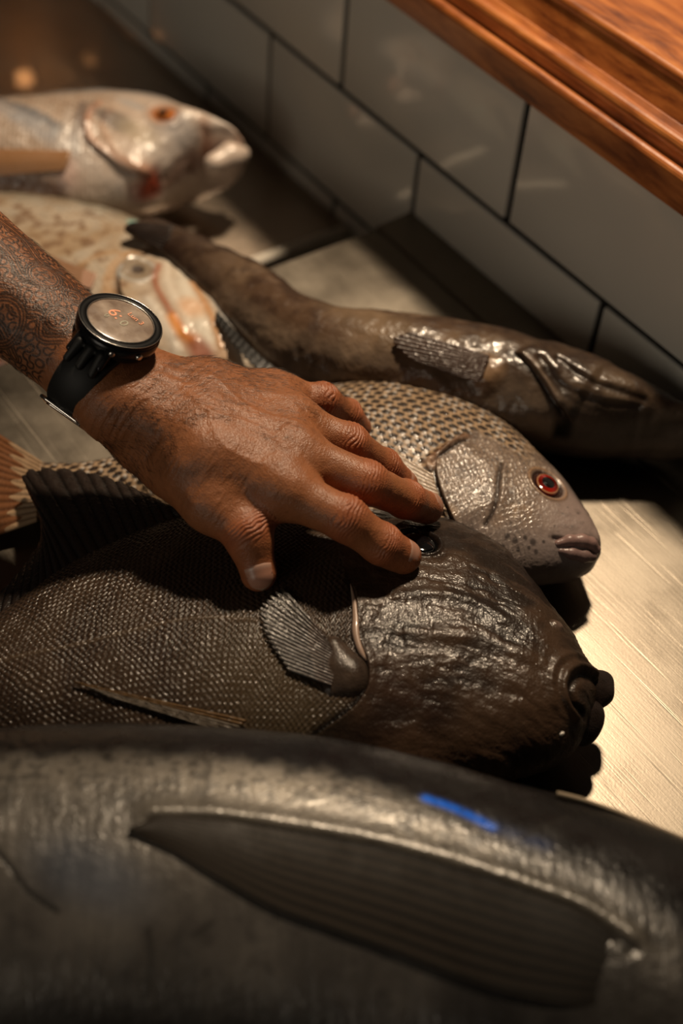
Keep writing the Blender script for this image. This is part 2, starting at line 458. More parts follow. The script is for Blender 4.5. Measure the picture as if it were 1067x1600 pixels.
    def mul(s, m): s.colr = s.colr * (np.asarray(m)[:, None] if np.ndim(m) == 1 else m)
    def build(s, name, mat, parent):
        P = (s.P.reshape(-1, 3) + s.N.reshape(-1, 3) * s.disp[:, None])
        s.final = P
        V = P.reshape(s.n, s.m, 3); Q = grid_faces(s.n, s.m, True)
        me = mesh_np(name, V.reshape(-1, 3), Q, True, s.colr)
        bm = bmesh.new(); bm.from_mesh(me); bm.verts.ensure_lookup_table()
        for k in (0, s.n - 1):
            try: bm.faces.new([bm.verts[k * s.m + j] for j in range(s.m)])
            except ValueError: pass
        bm.to_mesh(me); bm.free()
        return link(name, me, parent, mat)
def eye(b, x, y, r, asp, ang, parent, iris, pupil_r=0.5, rise=0.35, white=None, name='eye', pupil_col=(0.004, 0.004, 0.005), sink=0.0015, mat=None):
    """a domed eyeball with a pupil disc under a clear wet coat, set in the fish skin"""
    c = b.pin((x, y))[0]
    i = np.argmin(((b.xyz - c)**2).sum(1)); n = b.N.reshape(-1, 3)[i]
    a = np.array([math.cos(ang), math.sin(ang), 0]); a -= n * (a @ n); a /= np.linalg.norm(a); t = np.cross(n, a)
    c = c - n * sink
    def dome(rr, h0, hgt, nr, na, colf):
        R = np.linspace(0.0001, 1, nr); A = np.linspace(0, 2*np.pi, na, endpoint=False)
        V = np.array([[c + a * (q * rr * math.cos(g)) + t * (q * rr * asp * math.sin(g)) + n * (h0 + hgt * math.sqrt(max(0, 1 - q*q*0.96))) for g in A] for q in R])
        C_ = np.array([[colf(q, g) for g in A] for q in R]).reshape(-1, 3)
        V = np.concatenate([V, (V[-1:] * 0.9 + c * 0.1) - n * 0.002]); C_ = np.concatenate([C_, C_[-na:]])
        return V, C_
    def ic(q, g):
        k = 0.75 + 0.35 * math.sin(g * 2 + 1) + 0.15 * math.sin(g * 23)
        col_ = np.array(iris) * k
        if q < pupil_r: return np.array(pupil_col)
        if q > 0.88: col_ = col_ * 0.25
        if white is not None and 0.80 < q < 0.9: col_ = np.array(white)
        return col_
    V, C_ = dome(r, 0, r * rise, 22, 48, ic)
    e = loft_closed(name, V, mat or M_eye, parent, C_, caps=False)
    V, C_ = dome(r * pupil_r, r * rise * math.sqrt(1 - pupil_r**2 * .96) + .00005 - r * rise * .2 * (1 - math.sqrt(1 - .96)), r * rise * (1.02 - math.sqrt(1 - pupil_r**2 * .96)) + r * rise * .2 * (1 - math.sqrt(1 - .96)), 8, 28, lambda q, g: np.array(pupil_col))
    loft_closed('pupil', V, mat or M_eye, e, C_, caps=False)
    return e
def fin(name, base, edge, mat, parent, nr=18, nu=120, nv=30, ray_h=0.0005, th=0.0006, colf=None, ragged=0.0, sag=0.0, lift=None, seed=1):
    """a rayed fin lofted from its root line to its free edge (points in space)"""
    b = crom(base, nu); e = crom(edge, nu)
    u = np.linspace(0, 1, nu); v = np.linspace(0, 1, nv)
    rr = np.random.default_rng(seed)
    rg = 1 - ragged * (0.5 + 0.5 * np.sin(u * nr * 2 * np.pi + 1)) * rr.uniform(0.4, 1, nu)
    V = v[None, :, None] * rg[:, None, None]
    P = b[:, None] * (1 - V) + e[:, None] * V
    P[..., 2] += sag * np.sin(np.pi * v)[None]
    du = np.gradient(P, axis=0); dv = np.gradient(P, axis=1); n = np.cross(du, dv); n /= np.linalg.norm(n, axis=2)[..., None] + 1e-12
    if n[..., 2].mean() < 0: n = -n
    ph = u * nr * np.pi
    ray = np.abs(np.sin(ph))[:, None]**0.7 * (1 - 0.5 * v[None]) * ray_h
    ray = ray + ray_h * 0.35 * (rr.random((nu, nv)) - 0.5)
    Pt = P + n * (th / 2 + ray)[..., None]; Pb = P - n * (th / 2)
    C_ = np.array([[colf(a, bb, abs(math.sin(a * nr * math.pi))) for bb in v] for a in u]) if colf else np.full((nu, nv, 3), 0.1)
    V2 = np.concatenate([Pt, Pb[:, ::-1]], 1); C2 = np.concatenate([C_, C_[:, ::-1]], 1)
    return loft_closed(name, V2, mat, parent, C2.reshape(-1, 3))
# implicit modelling: smooth unions of tapered limbs
def sdf_cone(P, a, b, ra, rb):
    ba = b - a; l2 = ba @ ba; t = np.clip(((P - a) @ ba) / l2, 0, 1)
    return np.linalg.norm(P - a - t[..., None] * ba, axis=-1) - (ra + (rb - ra) * t)
def smin(a, b, k):
    h = np.clip(0.5 + 0.5 * (b - a) / k, 0, 1)
    return b * (1 - h) + a * h - k * h * (1 - h)
def vox(field, lo, hi, h):
    n = np.ceil((np.array(hi) - lo) / h).astype(int) + 1
    ax = [lo[i] + h * np.arange(n[i]) for i in range(3)]
    out = np.empty(n, np.float32)
    for i in range(0, n[0], 24):
        X = np.stack(np.meshgrid(ax[0][i:i+24], ax[1], ax[2], indexing='ij'), -1)
        out[i:i+24] = field(X)
    g = vdb.FloatGrid(); g.background = 1.0
    g.copyFromArray(np.ascontiguousarray(out / h), tolerance=0)
    r = g.convertToQuads(isovalue=0.0)
    return np.asarray(r[0], float) * h + np.array(lo), np.asarray(r[1])
def sdf_obj(name, prims, k, h, mat, parent, colf=None):
    P = np.array([p[0] for p in prims] + [p[1] for p in prims]); R = max(max(p[2], p[3]) for p in prims)
    lo = P.min(0) - R - 3*h - k; hi = P.max(0) + R + 3*h + k
    def f(X):
        d = None
        for a, b, ra, rb in prims:
            e = sdf_cone(X, np.array(a), np.array(b), ra, rb); d = e if d is None else smin(d, e, k)
        return d
    V, Q = vox(f, lo, hi, h)
    me = mesh_np(name, V, Q, True, colf(V) if colf else None)
    return link(name, me, parent, mat)
M_eye = vcol_mat('wet_eye', 0.08, 0.02, 1.0, 0.02, 0.0)


bpy.data.materials['dull_steel'].node_tree.nodes['Principled BSDF'].inputs['Coat Weight'].default_value = 0.8
bpy.data.materials['dull_steel'].node_tree.nodes['Principled BSDF'].inputs['Coat Roughness'].default_value = 0.05
# little unseen lamp, added to put an orange reflection in the far steel
Pl = at(38, 122, -0.057); vd = Pl - CAM; vd /= np.linalg.norm(vd); vd[2] = -vd[2]
lp = Pl + vd * 0.28
m_l, nt_l, b_l = new_mat('added_lamp_glow'); b_l.inputs['Emission Color'].default_value = (1.0, 0.42, 0.14, 1); b_l.inputs['Emission Strength'].default_value = 7.0
bm = bmesh.new(); bmesh.ops.create_uvsphere(bm, u_segments=24, v_segments=16, radius=.0095)
lamp = tag(empty('added_lamp'), 'tiny warm lamp added out of view to give the far steel an orange reflection', 'lamp')
o = bm_obj('bulb', bm, m_l, lamp, True); o.location = lp
M_brass = plain('dull_brass', (.25, .16, .07), .4, 1.0)
tube('stem', [(lp[0], lp[1], -.054), (lp[0], lp[1], 0), (lp[0], lp[1], lp[2] - .008)], .0025, M_brass, lamp, 10)
tube('base', [(lp[0], lp[1], -.057), (lp[0], lp[1], -.054), (lp[0], lp[1], -.052)], [.020, .020, .004], M_brass, lamp, 24)
# ------------------------------------------------------------------ the six fish
def fl(*px, lift=0.0, body=None):
    P = body.pin(*px); P = P.copy(); P[:, 2] += lift; return P
def step(b, pts, wd, h, side=1, fade=.008):
    """raised plate whose free edge follows a curve (a gill cover): high on one side, dropping sharply at the edge"""
    P = crom(b.pin(*pts), 40); d, t, sg = pdist(b.xy, P)
    sd = d * sg * side; m = b.up * sm(0, .12, t) * sm(1, .88, t)
    return h * sm(0, wd, sd) * np.exp(-np.maximum(sd, 0) / fade) * m, sd, d, t

# ---- pale fish, far left corner
def pale_fish():
    st = [(388,246,387,247,-0.004,0.0010),(383,234,380,258,-0.004,0.0117),(368,216,362,275,-0.004,0.0243),(345,198,330,290,-0.006,0.0342),(310,178,285,310,-0.007,0.0423),(265,156,225,332,-0.008,0.0375),(200,143,170,338,-0.010,0.0400),(120,145,90,340,-0.010,0.0400),(50,152,20,335,-0.010,0.0400),(-80,168,-100,330,-0.010,0.0375)]
    b = Body(st, 420, 170, 30, -.057)
    H = b.H.ravel(); X = b.xyz; S = b.S.ravel(); G = b.G.ravel()
    f = fbm(X, .02, 4, 1); f2 = fbm(X, .006, 3, 2)
    b.colr[:] = np.array([.50, .37, .28])
    b.mix(sm(.35, .7, f), (.64, .50, .40)); b.disp += (f2 - .5) * .0012 + (f - .5) * .003; b.mix(sm(.5, .75, f2) * .5, (.36, .24, .17))
    b.mix(sm(.30, .75, H + (f - .5) * .5) * .9, (.17, .18, .20)); b.mix(sm(.70, .95, H), (.05, .045, .045)); b.mix(sm(.12, .09, S) * sm(.8, .4, H) * .6, (.60, .50, .43))
    body = sm(.105, .125, S)
    r, idn, la, lb = scales(S / .0072, G / .008)
    b.disp += body * (r - .5) * .0006
    b.mix(body * sm(.75, 1, r) * .5, (.15, .13, .12)); b.mix(body * (idn > .6) * .35 * (r < .7), (.70, .62, .55))
    d, sd, dd, t = step(b, [(150,158),(139,170),(133,190),(137,217),(169,246),(205,268),(245,284)], .0012, .0042, side=1, fade=.02)
    b.disp += d; near = np.exp(-(dd / .0022)**2) * b.up
    b.mix(near * .95 * (sd < .0006), (.06, .022, .014)); b.mix(np.exp(-((sd - .003) / .003)**2) * b.up * .6 * (dd < .01), (.58, .27, .17))
    m, _, _ = b.line([(172,168),(160,200),(175,232),(215,262),(250,290)], .0025); b.disp += m * .0008; b.mix(m * .45, (.55, .30, .18))
    m, _, _ = b.line([(205,328),(228,308),(252,291)], .0055); b.mix(m, (.30, .05, .02)); b.disp -= m * .004
    m, _, _ = b.line([(322,222),(343,219),(372,221)], .0028); b.mix(m, (.16, .035, .012)); b.disp -= m * .0022
    m, _, _ = b.line([(318,206),(342,206),(368,214)], .005); b.mix(m * .7, (.55, .26, .16)); b.disp += m * .0014
    m = sm(1.2, .3, b.spot(300, 250, .03, .018)); b.mix(m * .7, (.72, .62, .54))
    m = sm(1.1, .4, b.spot(250, 215, .022)); b.mix(m * .5, (.50, .47, .46))
    m = sm(1.2, .6, b.spot(254, 176, .0165, .0120)); b.mix(m, (.45, .20, .09))
    m = np.exp(-((b.spot(254, 176, .0165, .0115) - 1.1) / .12)**2) * b.up; b.disp += m * .0014
    m = sm(1.1, .2, b.spot(120, 290, .03, .014)); b.mix(m * .5, (.45, .36, .31))
    for x, y, a_, b_, c, k_ in ((178,186,.024,.011,(.09,.08,.08),.75),(50,188,.055,.013,(.42,.45,.50),.6),(30,165,.06,.006,(.14,.15,.17),.6),(104,262,.012,.011,(.66,.48,.42),.8),(175,298,.042,.016,(.62,.55,.50),.6),
                              (352,246,.020,.010,(.88,.80,.72),.85),(215,205,.024,.012,(.50,.40,.26),.5),(290,205,.024,.013,(.46,.45,.47),.5),(205,160,.020,.006,(.42,.42,.43),.6)):
        b.mix(sm(1.25, .35, b.spot(x, y, a_, b_, .35)) * k_ * (.6 + .8 * f2), c)
    for pts, wd, c, k_, h_ in (([(132,160),(122,190),(116,232)], .004, (.10,.08,.08), .7, 0), ([(108,170),(98,205),(84,240)], .003, (.66,.58,.52), .6, .0006), ([(268,300),(310,284),(345,268)], .0016, (.22,.10,.06), .7, -.0012), ([(302,262),(325,245),(342,232)], .0016, (.30,.16,.11), .5, -.0008), ([(-20,284),(30,290),(90,300)], .005, (.10,.035,.015), .85, -.001)):
        m, _, _ = b.line(pts, wd); b.mix(m * k_, c); b.disp += m * h_
    root = tag(empty('fish'), 'pale pinkish grey fish with an orange eye, farthest from the camera', 'fish', 'whole fish on the steel worktop')
    b.build('body', vcol_mat('pale_fish_skin', .36, .12, .4, .22, .5, 500, .0006), root)
    eye(b, 254, 177, .0125, .66, .35, root, (.50, .16, .04), .38, .30, name='eye')
    def cf(V): return np.array([.66, .54, .46]) * (.8 + .4 * fbm(V, .008, 3, 4))[:, None]
    sdf_obj('lip', [(at(335, 256, .002), at(360, 245, .002), .0085, .0105), (at(360, 245, .002), at(376, 241, .000), .0105, .0075)], .004, .0016, bpy.data.materials['pale_fish_skin'], root, cf)
    sdf_obj('lip', [(at(330, 211, .012), at(350, 209, .010), .0035, .0045), (at(350, 209, .010), at(371, 220, .004), .0045, .0040)], .004, .0014, bpy.data.materials['pale_fish_skin'], root, lambda V: np.array([.50, .24, .15]) * (.8 + .4 * fbm(V, .006, 3, 5))[:, None])
    pass
    fin('pectoral_fin', fl((112,238),(108,252),(100,270), body=b, lift=.003), fl((-30,236),(-30,262),(-30,284), body=b, lift=.004), bpy.data.materials['pale_fish_skin'], root, nr=9, nu=40, nv=40,
        colf=lambda u, v, r: np.array([.50, .26, .12]) * (.6 + .5 * r) * (1 - .35 * u))
    rebase(root)
pale_fish()

# ---- second fish, under the forearm
def second_fish():
    st = [(417,578,416,580,.008,.001),(412,560,408,592,.010,.008),(395,520,380,605,.010,.015),(365,472,330,612,.008,.020),(325,425,280,612,.004,.024),(285,385,220,610,-.002,.028),(225,345,150,602,-.010,.032),(140,318,80,606,-.018,.034),(60,303,10,602,-.022,.034),(-60,296,-90,592,-.025,.034)]
    b = Body(st, 420, 220, 30, lambda P: np.where(P[..., 0] > -.701, 0.0, -.057))
    H = b.H.ravel(); X = b.xyz; S = b.S.ravel(); G = b.G.ravel()
    f = fbm(X, .025, 4, 11); f2 = fbm(X, .008, 4, 12)
    b.colr[:] = np.array([.42, .30, .19])
    b.mix(sm(.35, .65, f), (.52, .43, .33)); b.mix(sm(.50, .70, f2) * .8, (.20, .11, .06)); b.disp += (f2 - .5) * .001 + (f - .5) * .003; b.mix(sm(.45, .8, 1 - f2) * .3, (.36, .38, .37))
    b.mix(sm(.55, .95, H + (f - .5) * .4) * .8, (.22, .22, .18))
    body = sm(.125, .15, S)
    r, idn, la, lb = scales(S / .0075, G / .0085); b.disp += body * (r - .5) * .0005; b.mix(body * sm(.78, 1, r) * .35, (.20, .15, .10))
    m = sm(1.0, .3, b.spot(212, 346, .012, .008)); b.mix(m * .9, (.22, .50, .46))
    # gill opening: dark crescent with a pale lip
    d, sd, dd, t = step(b, [(228,396),(203,405),(188,428),(187,452),(200,480),(225,520),(250,560)], .0014, .0050, side=1, fade=.022)
    b.disp += d; b.mix(np.exp(-(dd / .0038)**2) * b.up * (sd < .001) * .97, (.035, .012, .008))
    b.mix(np.exp(-((sd + .008) / .006)**2) * b.up * (dd < .012) * .55, (.55, .33, .17))
    head = sm(0, .004, sd) * (dd < .2) * sm(.135, .11, S)
    b.mix(head * .55, (.56, .46, .36))
    m = sm(1.05, .85, b.spot(215, 423, .0125, .0115)); b.mix(m, (.26, .20, .14)); m = sm(1, .6, b.spot(216, 424, .0055)); b.mix(m, (.05, .03, .02))
    m = np.exp(-((b.spot(215, 423, .014, .0125) - 1) / .12)**2) * b.up; b.mix(m * .6, (.45, .48, .48)); b.disp += m * .001
    for pts, wd, c in (([(248,412),(243,440),(262,480),(290,520)], .0024, (.34, .11, .05)), ([(262,405),(262,440),(282,480),(305,530)], .003, (.70, .62, .52)),
                       ([(285,412),(290,450),(312,500),(330,540)], .006, (.74, .68, .58)), ([(300,440),(330,490),(345,540)], .0025, (.50, .24, .09)),
                       ([(268,498),(282,520),(300,530)], .004, (.80, .30, .05)), ([(320,440),(350,490),(368,530)], .003, (.35, .36, .36)), ([(232,470),(255,505),(275,545)], .0035, (.66, .60, .52))):
        m, _, _ = b.line(pts, wd); b.mix(m * .85, c); b.disp += m * .0006
    m = sm(1.2, .3, b.spot(315, 550, .022, .009)); b.mix(m * .8, (.30, .07, .03))
    m = sm(1.2, .3, b.spot(300, 480, .014, .010)); b.mix(m * .5, (.70, .30, .08))
    m = sm(1.2, .3, b.spot(355, 562, .018, .008)); b.mix(m * .7, (.44, .24, .11))
    m, _, _ = b.line([(-20,562),(40,563),(80,560)], .004); b.mix(m * .8, (.28, .07, .04))
    m, _, _ = b.line([(120,418),(150,398),(180,392),(205,398)], .003); b.mix(m * .6, (.45, .26, .12))
    root = tag(empty('fish'), 'mottled beige fish lying under the tattooed forearm, head and orange gill cover behind the watch', 'fish', 'whole fish on the steel worktop')
    mt = vcol_mat('mottled_fish_skin', .34, .14, .5, .15, .35, 500, .0007)
    b.build('body', mt, root)
    eye(b, 215, 423, .0062, .9, .3, root, (.22, .16, .10), .45, .35)
    fin('pectoral_fin', fl((150,432),(146,444),(140,455), body=b, lift=.003), fl((72,402),(66,425),(80,452), body=b, lift=.004), mt, root, nr=8, nu=36, nv=40,
        colf=lambda u, v, r: np.array([.34, .19, .11]) * (.55 + .5 * r) + (v < .25) * np.array([.15, .10, .09]))
    rebase(root)
second_fish()

# ---- grouper along the wall
def grouper():
    st = FISH_G = [(1104,700,1104,701,.030,.002),(1096,680,1100,708,.032,.012),(1067,648,1080,712,.033,.020),(1015,608,1010,715,.033,.027),(955,575,930,716,.034,.032),(900,549,850,706,.034,.034),(830,528,775,690,.034,.034),(745,507,695,670,.034,.034),(665,493,615,650,.034,.033),(595,487,545,630,.034,.031),(520,478,485,612,.032,.028),(462,450,430,582,.030,.024),(410,413,370,525,.028,.019),(350,385,310,458,.026,.014),(290,360,262,408,.026,.009),(250,343,238,388,.028,.006),(212,347,208,372,.029,.004),(194,355,194,361,.029,.002)]
    b = Body(st, 560, 170, 30, 0.0)
    H = b.H.ravel(); X = b.xyz; S = b.S.ravel(); G = b.G.ravel()
    f = fbm(X, .035, 4, 21); f2 = fbm(X, .010, 4, 22)
    b.colr[:] = np.array([.095, .056, .034])
    b.mix(sm(.42, .62, f), (.19, .125, .078)); b.mix(sm(.44, .66, f2) * .6, (.035, .018, .012)); b.mix(sm(.60, .72, 1 - f2) * .5, (.19, .13, .09))
    b.mix(sm(.25, .8, H + (f2 - .5) * .6) * .8, (.036, .019, .012)); b.mul(1 - .3 * sm(.24, .12, S)); tail = sm(.28, .42, S); b.mix(tail * .82, (.026, .014, .010))
    belly = sm(-.35, -.75, H) * sm(.40, .3, S); b.mix(belly * .5, (.20, .15, .11))
    m = sm(1.2, .2, b.spot(600, 505, .06, .018, .3)); b.mix(m * .6, (.22, .15, .09))
    r, idn, la, lb = scales(S / .0034, G / .0036); bodym = sm(.17, .20, S)
    b.disp += bodym * (r - .5) * .00028
    b.disp += (f2 - .5) * .0016 + (fbm(X, .022, 3, 23) - .5) * .004
    # gill cover with pale edge
    d, sd, dd, t = step(b, [(800,548),(821,563),(845,592),(868,628),(884,655),(892,690)], .0015, .0045, side=1, fade=.03)
    b.mul(1 - .30 * sm(.19, .09, S))
    d2, sd2, dd2, t2 = step(b, [(800,548),(821,563),(845,592),(868,628),(884,655),(892,690)], .0015, .0045, side=-1, fade=.03)
    if b.S.ravel()[np.argmax(d)] > b.S.ravel()[np.argmax(d2)]: d, sd = d2, sd2
    b.disp += d; b.mix(np.exp(-(dd / .003)**2) * b.up * (sd < .001) * .9, (.008, .005, .004))
    b.mix(np.exp(-((sd - .0018) / .0016)**2) * b.up * (dd < .008) * sm(.05, .2, t) * sm(.8, .5, t) * .6, (.24, .17, .12))
    for pts in ([(842,560),(880,600),(940,630),(1000,640)], [(850,580),(890,620),(950,650),(1020,655)], [(870,560),(915,590),(960,605),(1010,625)], [(880,640),(930,665),(1000,668)]):
        m, _, _ = b.line(pts, .0022); b.disp -= m * .0018; b.mix(m * .7, (.012, .007, .005))
    m, _, _ = b.line([(868,702),(924,688),(994,677),(1067,670),(1090,672)], .0022); b.disp -= m * .003; b.mix(m, (.004, .003, .002))
    m, _, _ = b.line([(900,710),(950,700),(1010,692),(1070,688)], .004); b.mix(m * .5, (.16, .12, .09))
    m = sm(1.1, .3, b.spot(762, 574, .013)); b.mix(m * .8, (.26, .16, .09)); b.disp += m * .0025
    root = tag(empty('fish'), 'long dark brown mottled fish stretched along the tiled wall', 'fish', 'whole fish on the steel worktop')
    mt = vcol_mat('brown_fish_skin', .36, .10, .30, .11, .4, 260, .0008, voro=.3, vscale=380, spec=.28)
    mf = vcol_mat('dark_fin', .45, .1, .12, .18, .5, 700, .0006, spec=.25)
    b.build('body', mt, root)
    eye(b, 938, 573, .0070, .85, .5, root, (.10, .05, .02), .5, .3)
    fin('pectoral_fin', fl((764,560),(758,574),(750,594),(742,602), body=b, lift=.0035), fl((640,522),(612,537),(628,556),(690,585), body=b, lift=.0035), mt, root, nr=12, nu=90, nv=60, ray_h=.0009, ragged=.03,
        colf=lambda u, v, r: np.array([.060, .026, .013]) * (.40 + .8 * r) * (1.1 - .4 * v))
    fin('caudal_fin', fl((272,352),(262,372),(248,394), body=b, lift=.0012), fl((206,347),(193,356),(200,371), body=b, lift=.002), mf, root, nr=10, nu=60, nv=30, ray_h=.0009, ragged=.06,
        colf=lambda u, v, r: np.array([.022, .013, .010]) * (.3 + 1.0 * r))
    fin('anal_fin', [at(338,486,.032), at(362,512,.032), at(395,546,.032), at(434,578,.030), at(490,606,.026)], [at(336,498,.032), at(352,522,.033), at(382,560,.033), at(422,594,.029), at(480,622,.022)], mf, root, nr=16, nu=120, nv=20, ray_h=.0006, ragged=.25,
        colf=lambda u, v, r: np.array([.005, .004, .0035]) * (.4 + .8 * r))
    rebase(root)
grouper()

# ---- spotted fish with the red eye
def spotted_fish():
    st = [(938,864,938,865,.028,.001),(934,845,931,885,.028,.011),(925,815,906,903,.028,.017),(905,780,862,912,.028,.021),(880,745,820,915,.028,.024),(850,715,780,915,.028,.0265),(815,680,740,912,.028,.028),(770,645,690,905,.028,.028),(720,615,640,897,.028,.028),(670,600,590,888,.028,.028),(620,592,540,878,.028,.028),(570,595,480,865,.027,.027),(500,607,420,850,.025,.025),(420,630,350,832,.022,.022),(330,662,280,815,.018,.018),(250,692,215,800,.014,.014),(170,717,150,797,.012,.010),(110,724,105,800,.011,.007),(60,722,52,815,.011,.004)]
    b = Body(st, 860, 330, 36, 0.0, p=1.05)
    H = b.H.ravel(); X = b.xyz; S = b.S.ravel(); G = b.G.ravel()
    f = fbm(X, .020, 4, 31); f2 = fbm(X, .004, 3, 32)
    wob = (fbm(X, .03, 2, 33) - .5) * .004
    op = [(724,678),(700,694),(681,712),(678,735),(690,775),(707,812),(720,840)]
    dgi, tgi, sgi = pdist(b.xy, crom(b.pin(*op), 40)); sd = dgi * sgi
    if sd[np.argmin(((b.xyz - b.pin((830, 800))[0])**2).sum(1))] < 0: sd = -sd
    body = sm(.002, -.002, sd); nape = sm(.045, .075, S)
    bodyn = np.maximum(body, nape * sm(.30, .45, H))
    b.colr[:] = np.array([.23, .17, .13])
    # body scales: pale net with dark centres
    r, idn, la, lb = scales((S + wob) / .0080, (G + wob) / .0105); na, nb = scales.near
    b.disp += bodyn * ((r - .5) * .00085 + (idn - .5) * .0002)
    tan = np.array([.36, .25, .155]) * (.8 + .4 * f)[:, None]
    b.colr = b.colr * (1 - bodyn[:, None]) + tan * bodyn[:, None]
    spot_ = np.exp(-((na / .36)**2 + (nb / .20)**2)**2) * (.75 + .5 * _hash(np.round((S * 400)).astype(int), np.round(G * 300).astype(int), np.zeros(len(S), int), 2) * .3 + .25 * (f2 > .45))
    upb = sm(-.85, -.2, H) ; b.mix(bodyn * spot_ * (.45 + .65 * upb) * 1.8 * sm(.42, .30, S), (.012, .009, .009)); b.mix(bodyn * spot_ * sm(.30, .42, S) * .55, (.07, .04, .025))
    b.mix(bodyn * sm(.80, .98, r) * .3, (.16, .10, .06)); b.mix(bodyn * np.exp(-((r - .62) / .15)**2) * (la > .1) * (np.abs(lb) > .12) * .55 * (idn > .65), (.62, .60, .58))  # pale patches on random scales paint in wet glints
    b.mix(bodyn * sm(.6, 1.0, H) * .5, (.06, .05, .045))
    # cheek scales, smaller
    wq = (fbm(X, .006, 3, 34) - .5) * .006; wq2 = (fbm(X, .006, 3, 35) - .5) * .006
    r2, id2, la2, lb2 = scales((S + wob + wq) / .0042, (G + wob + wq2) / .0052)
    cheek = (1 - bodyn) * sm(.028, .05, S); b.disp += cheek * ((r2 - .5) * .0004 + (f2 - .5) * .0004)
    b.mix(cheek * sm(.70, 1, r2) * .7, (.07, .05, .042)); b.mix(cheek * sm(.45, .65, f2) * .5, (.10, .07, .055)); b.mix(cheek * (id2 > .72) * sm(.8, .4, r2) * .6, (.50, .42, .36)); b.mix(cheek * (id2 < .22) * sm(.6, .3, r2) * .75, (.035, .028, .028)); b.mix(cheek * sm(.52, .68, fbm(X, .011, 3, 36)) * .45, (.07, .048, .038))
    b.mix(cheek * sm(.55, .72, f) * .5, (.36, .23, .13))
    sn = sm(.055, .02, S); b.mix(sn * .75, (.25, .19, .18)); b.mix(sn * sm(.5, .7, f2) * .4, (.13, .10, .09)); b.disp += sn * (f2 - .5) * .0005
    b.mix(sm(.45, .85, H) * sn * .8, (.07, .06, .06))
    chin = sm(-.35, -.75, H) * sm(.10, .07, S); b.mix(chin * .6, (.24, .20, .19))
    rr = np.random.default_rng(5)
    for x, y in ((795,836),(806,842),(787,852),(812,858),(829,855),(840,862),(822,838),(801,866),(852,846),(835,846),(792,868)):
        m = sm(1.1, .5, b.spot(x, y, rr.uniform(.0011, .0022))); b.mix(m * .75, (.03, .025, .025))
    for x, y, q in ((905,800,.0012),(895,820,.001),(880,800,.001),(868,820,.0009),(860,836,.001),(888,790,.0008)):
        b.mix(sm(1.1, .5, b.spot(x, y, q)) * .5, (.05, .04, .04))
    # gill cover edge, flap and preopercle line
    b.disp += .0032 * sm(0, .0012, sd) * np.exp(-np.maximum(sd, 0) / .018) * b.up * sm(0, .1, tgi) * sm(1, .85, tgi) * (dgi < .06)
    b.mix(np.exp(-(dgi / .0016)**2) * b.up * (sd < .0005) * .9, (.015, .010, .008))
    m, _, _ = b.line([(672,716),(690,702),(712,688),(726,680)], .0026); b.mix(m * .7, (.20, .10, .05)); b.disp += m * .0016
    m, _, _ = b.line([(676,722),(694,708),(716,694),(728,686)], .0012); b.mix(m * .9, (.015, .01, .01)); b.disp -= m * .0010
    m, _, _ = b.line([(784,722),(780,741),(776,775),(768,800),(758,816)], .0014); b.disp -= m * .0016; b.mix(m * .85, (.030, .022, .02))
    m, _, _ = b.line([(790,722),(786,745),(783,775),(774,802)], .0022); b.disp += m * .0007
    m = sm(1.1, .2, b.spot(672, 722, .006)); b.mix(m * .6, (.55, .38, .28)); b.disp += m * .0012
    # mouth corner, lips modelled apart
    m, _, _ = b.line([(866,838),(885,842),(915,842),(932,846)], .0014); b.disp -= m * .0016; b.mix(m * .7, (.05, .035, .035))
    # eye socket
    e_ = b.spot(856, 753, .0118, .0092, -.15); m = np.exp(-((e_ - 1.12) / .10)**2) * b.up; b.disp += m * .0009; b.mix(m * .55, (.30, .16, .07)); b.mix(sm(1.02, .9, e_), (.03, .012, .008)); b.disp -= sm(1.02, .8, e_) * .0012
    root = tag(empty('fish'), 'silver fish with dark-spotted scales and a red eye beside the fingertips', 'fish', 'whole fish on the steel worktop')
    mt = vcol_mat('spotted_fish_skin', .34, .10, .22, .08, .30, 700, .0005, voro=.35, vscale=500, spec=.30)
    b.build('body', mt, root)
    eye(b, 856, 753, .0098, .80, -.75, root, (.26, .010, .005), .52, .30, white=(.35, .16, .08))
    def lipc(c): return lambda V: np.array(c) * (.75 + .5 * fbm(V, .004, 3, 6))[:, None]
    L1 = fl((874,846),(892,841),(912,841),(926,846),(933,853), body=b, lift=-.0012); L2 = fl((878,857),(896,862),(915,867),(927,868), body=b, lift=-.0016)
    sdf_obj('lip', [(L1[0], L1[1], .0022, .0034), (L1[1], L1[2], .0034, .0038), (L1[2], L1[3], .0038, .0036), (L1[3], L1[4] + [.001, -.0005, -.002], .0036, .0030)], .0015, .0006, mt, root, lipc((.24, .15, .135)))
    sdf_obj('lip', [(L2[0], L2[1], .0020, .0034), (L2[1], L2[2], .0034, .0038), (L2[2], L2[3], .0038, .0034)], .0015, .0006, mt, root, lipc((.20, .13, .12)))
    cf = lambda u, v, r: (np.array([.17, .070, .030]) * (.45 + .6 * r)) if v > .3 + .1 * math.sin(u * 40) else np.array([.30, .20, .12]) * (.7 + .4 * r)
    fin('caudal_fin', [at(66,722,.014), at(60,765,.016), at(58,815,.012)], [at(-60,640,.006), at(-50,765,.010), at(-70,860,.006)], mt, root, nr=14, nu=110, nv=60, ray_h=.0012, ragged=.03, colf=cf)
    fin('pectoral_fin', fl((676,742),(684,770),(696,800), body=b, lift=.002), fl((600,700),(615,750),(640,790), body=b, lift=.003), mt, root, nr=10, nu=60, nv=40, ray_h=.0005,
        colf=lambda u, v, r: np.array([.34, .25, .17]) * (.55 + .5 * r))
    rebase(root)
spotted_fish()

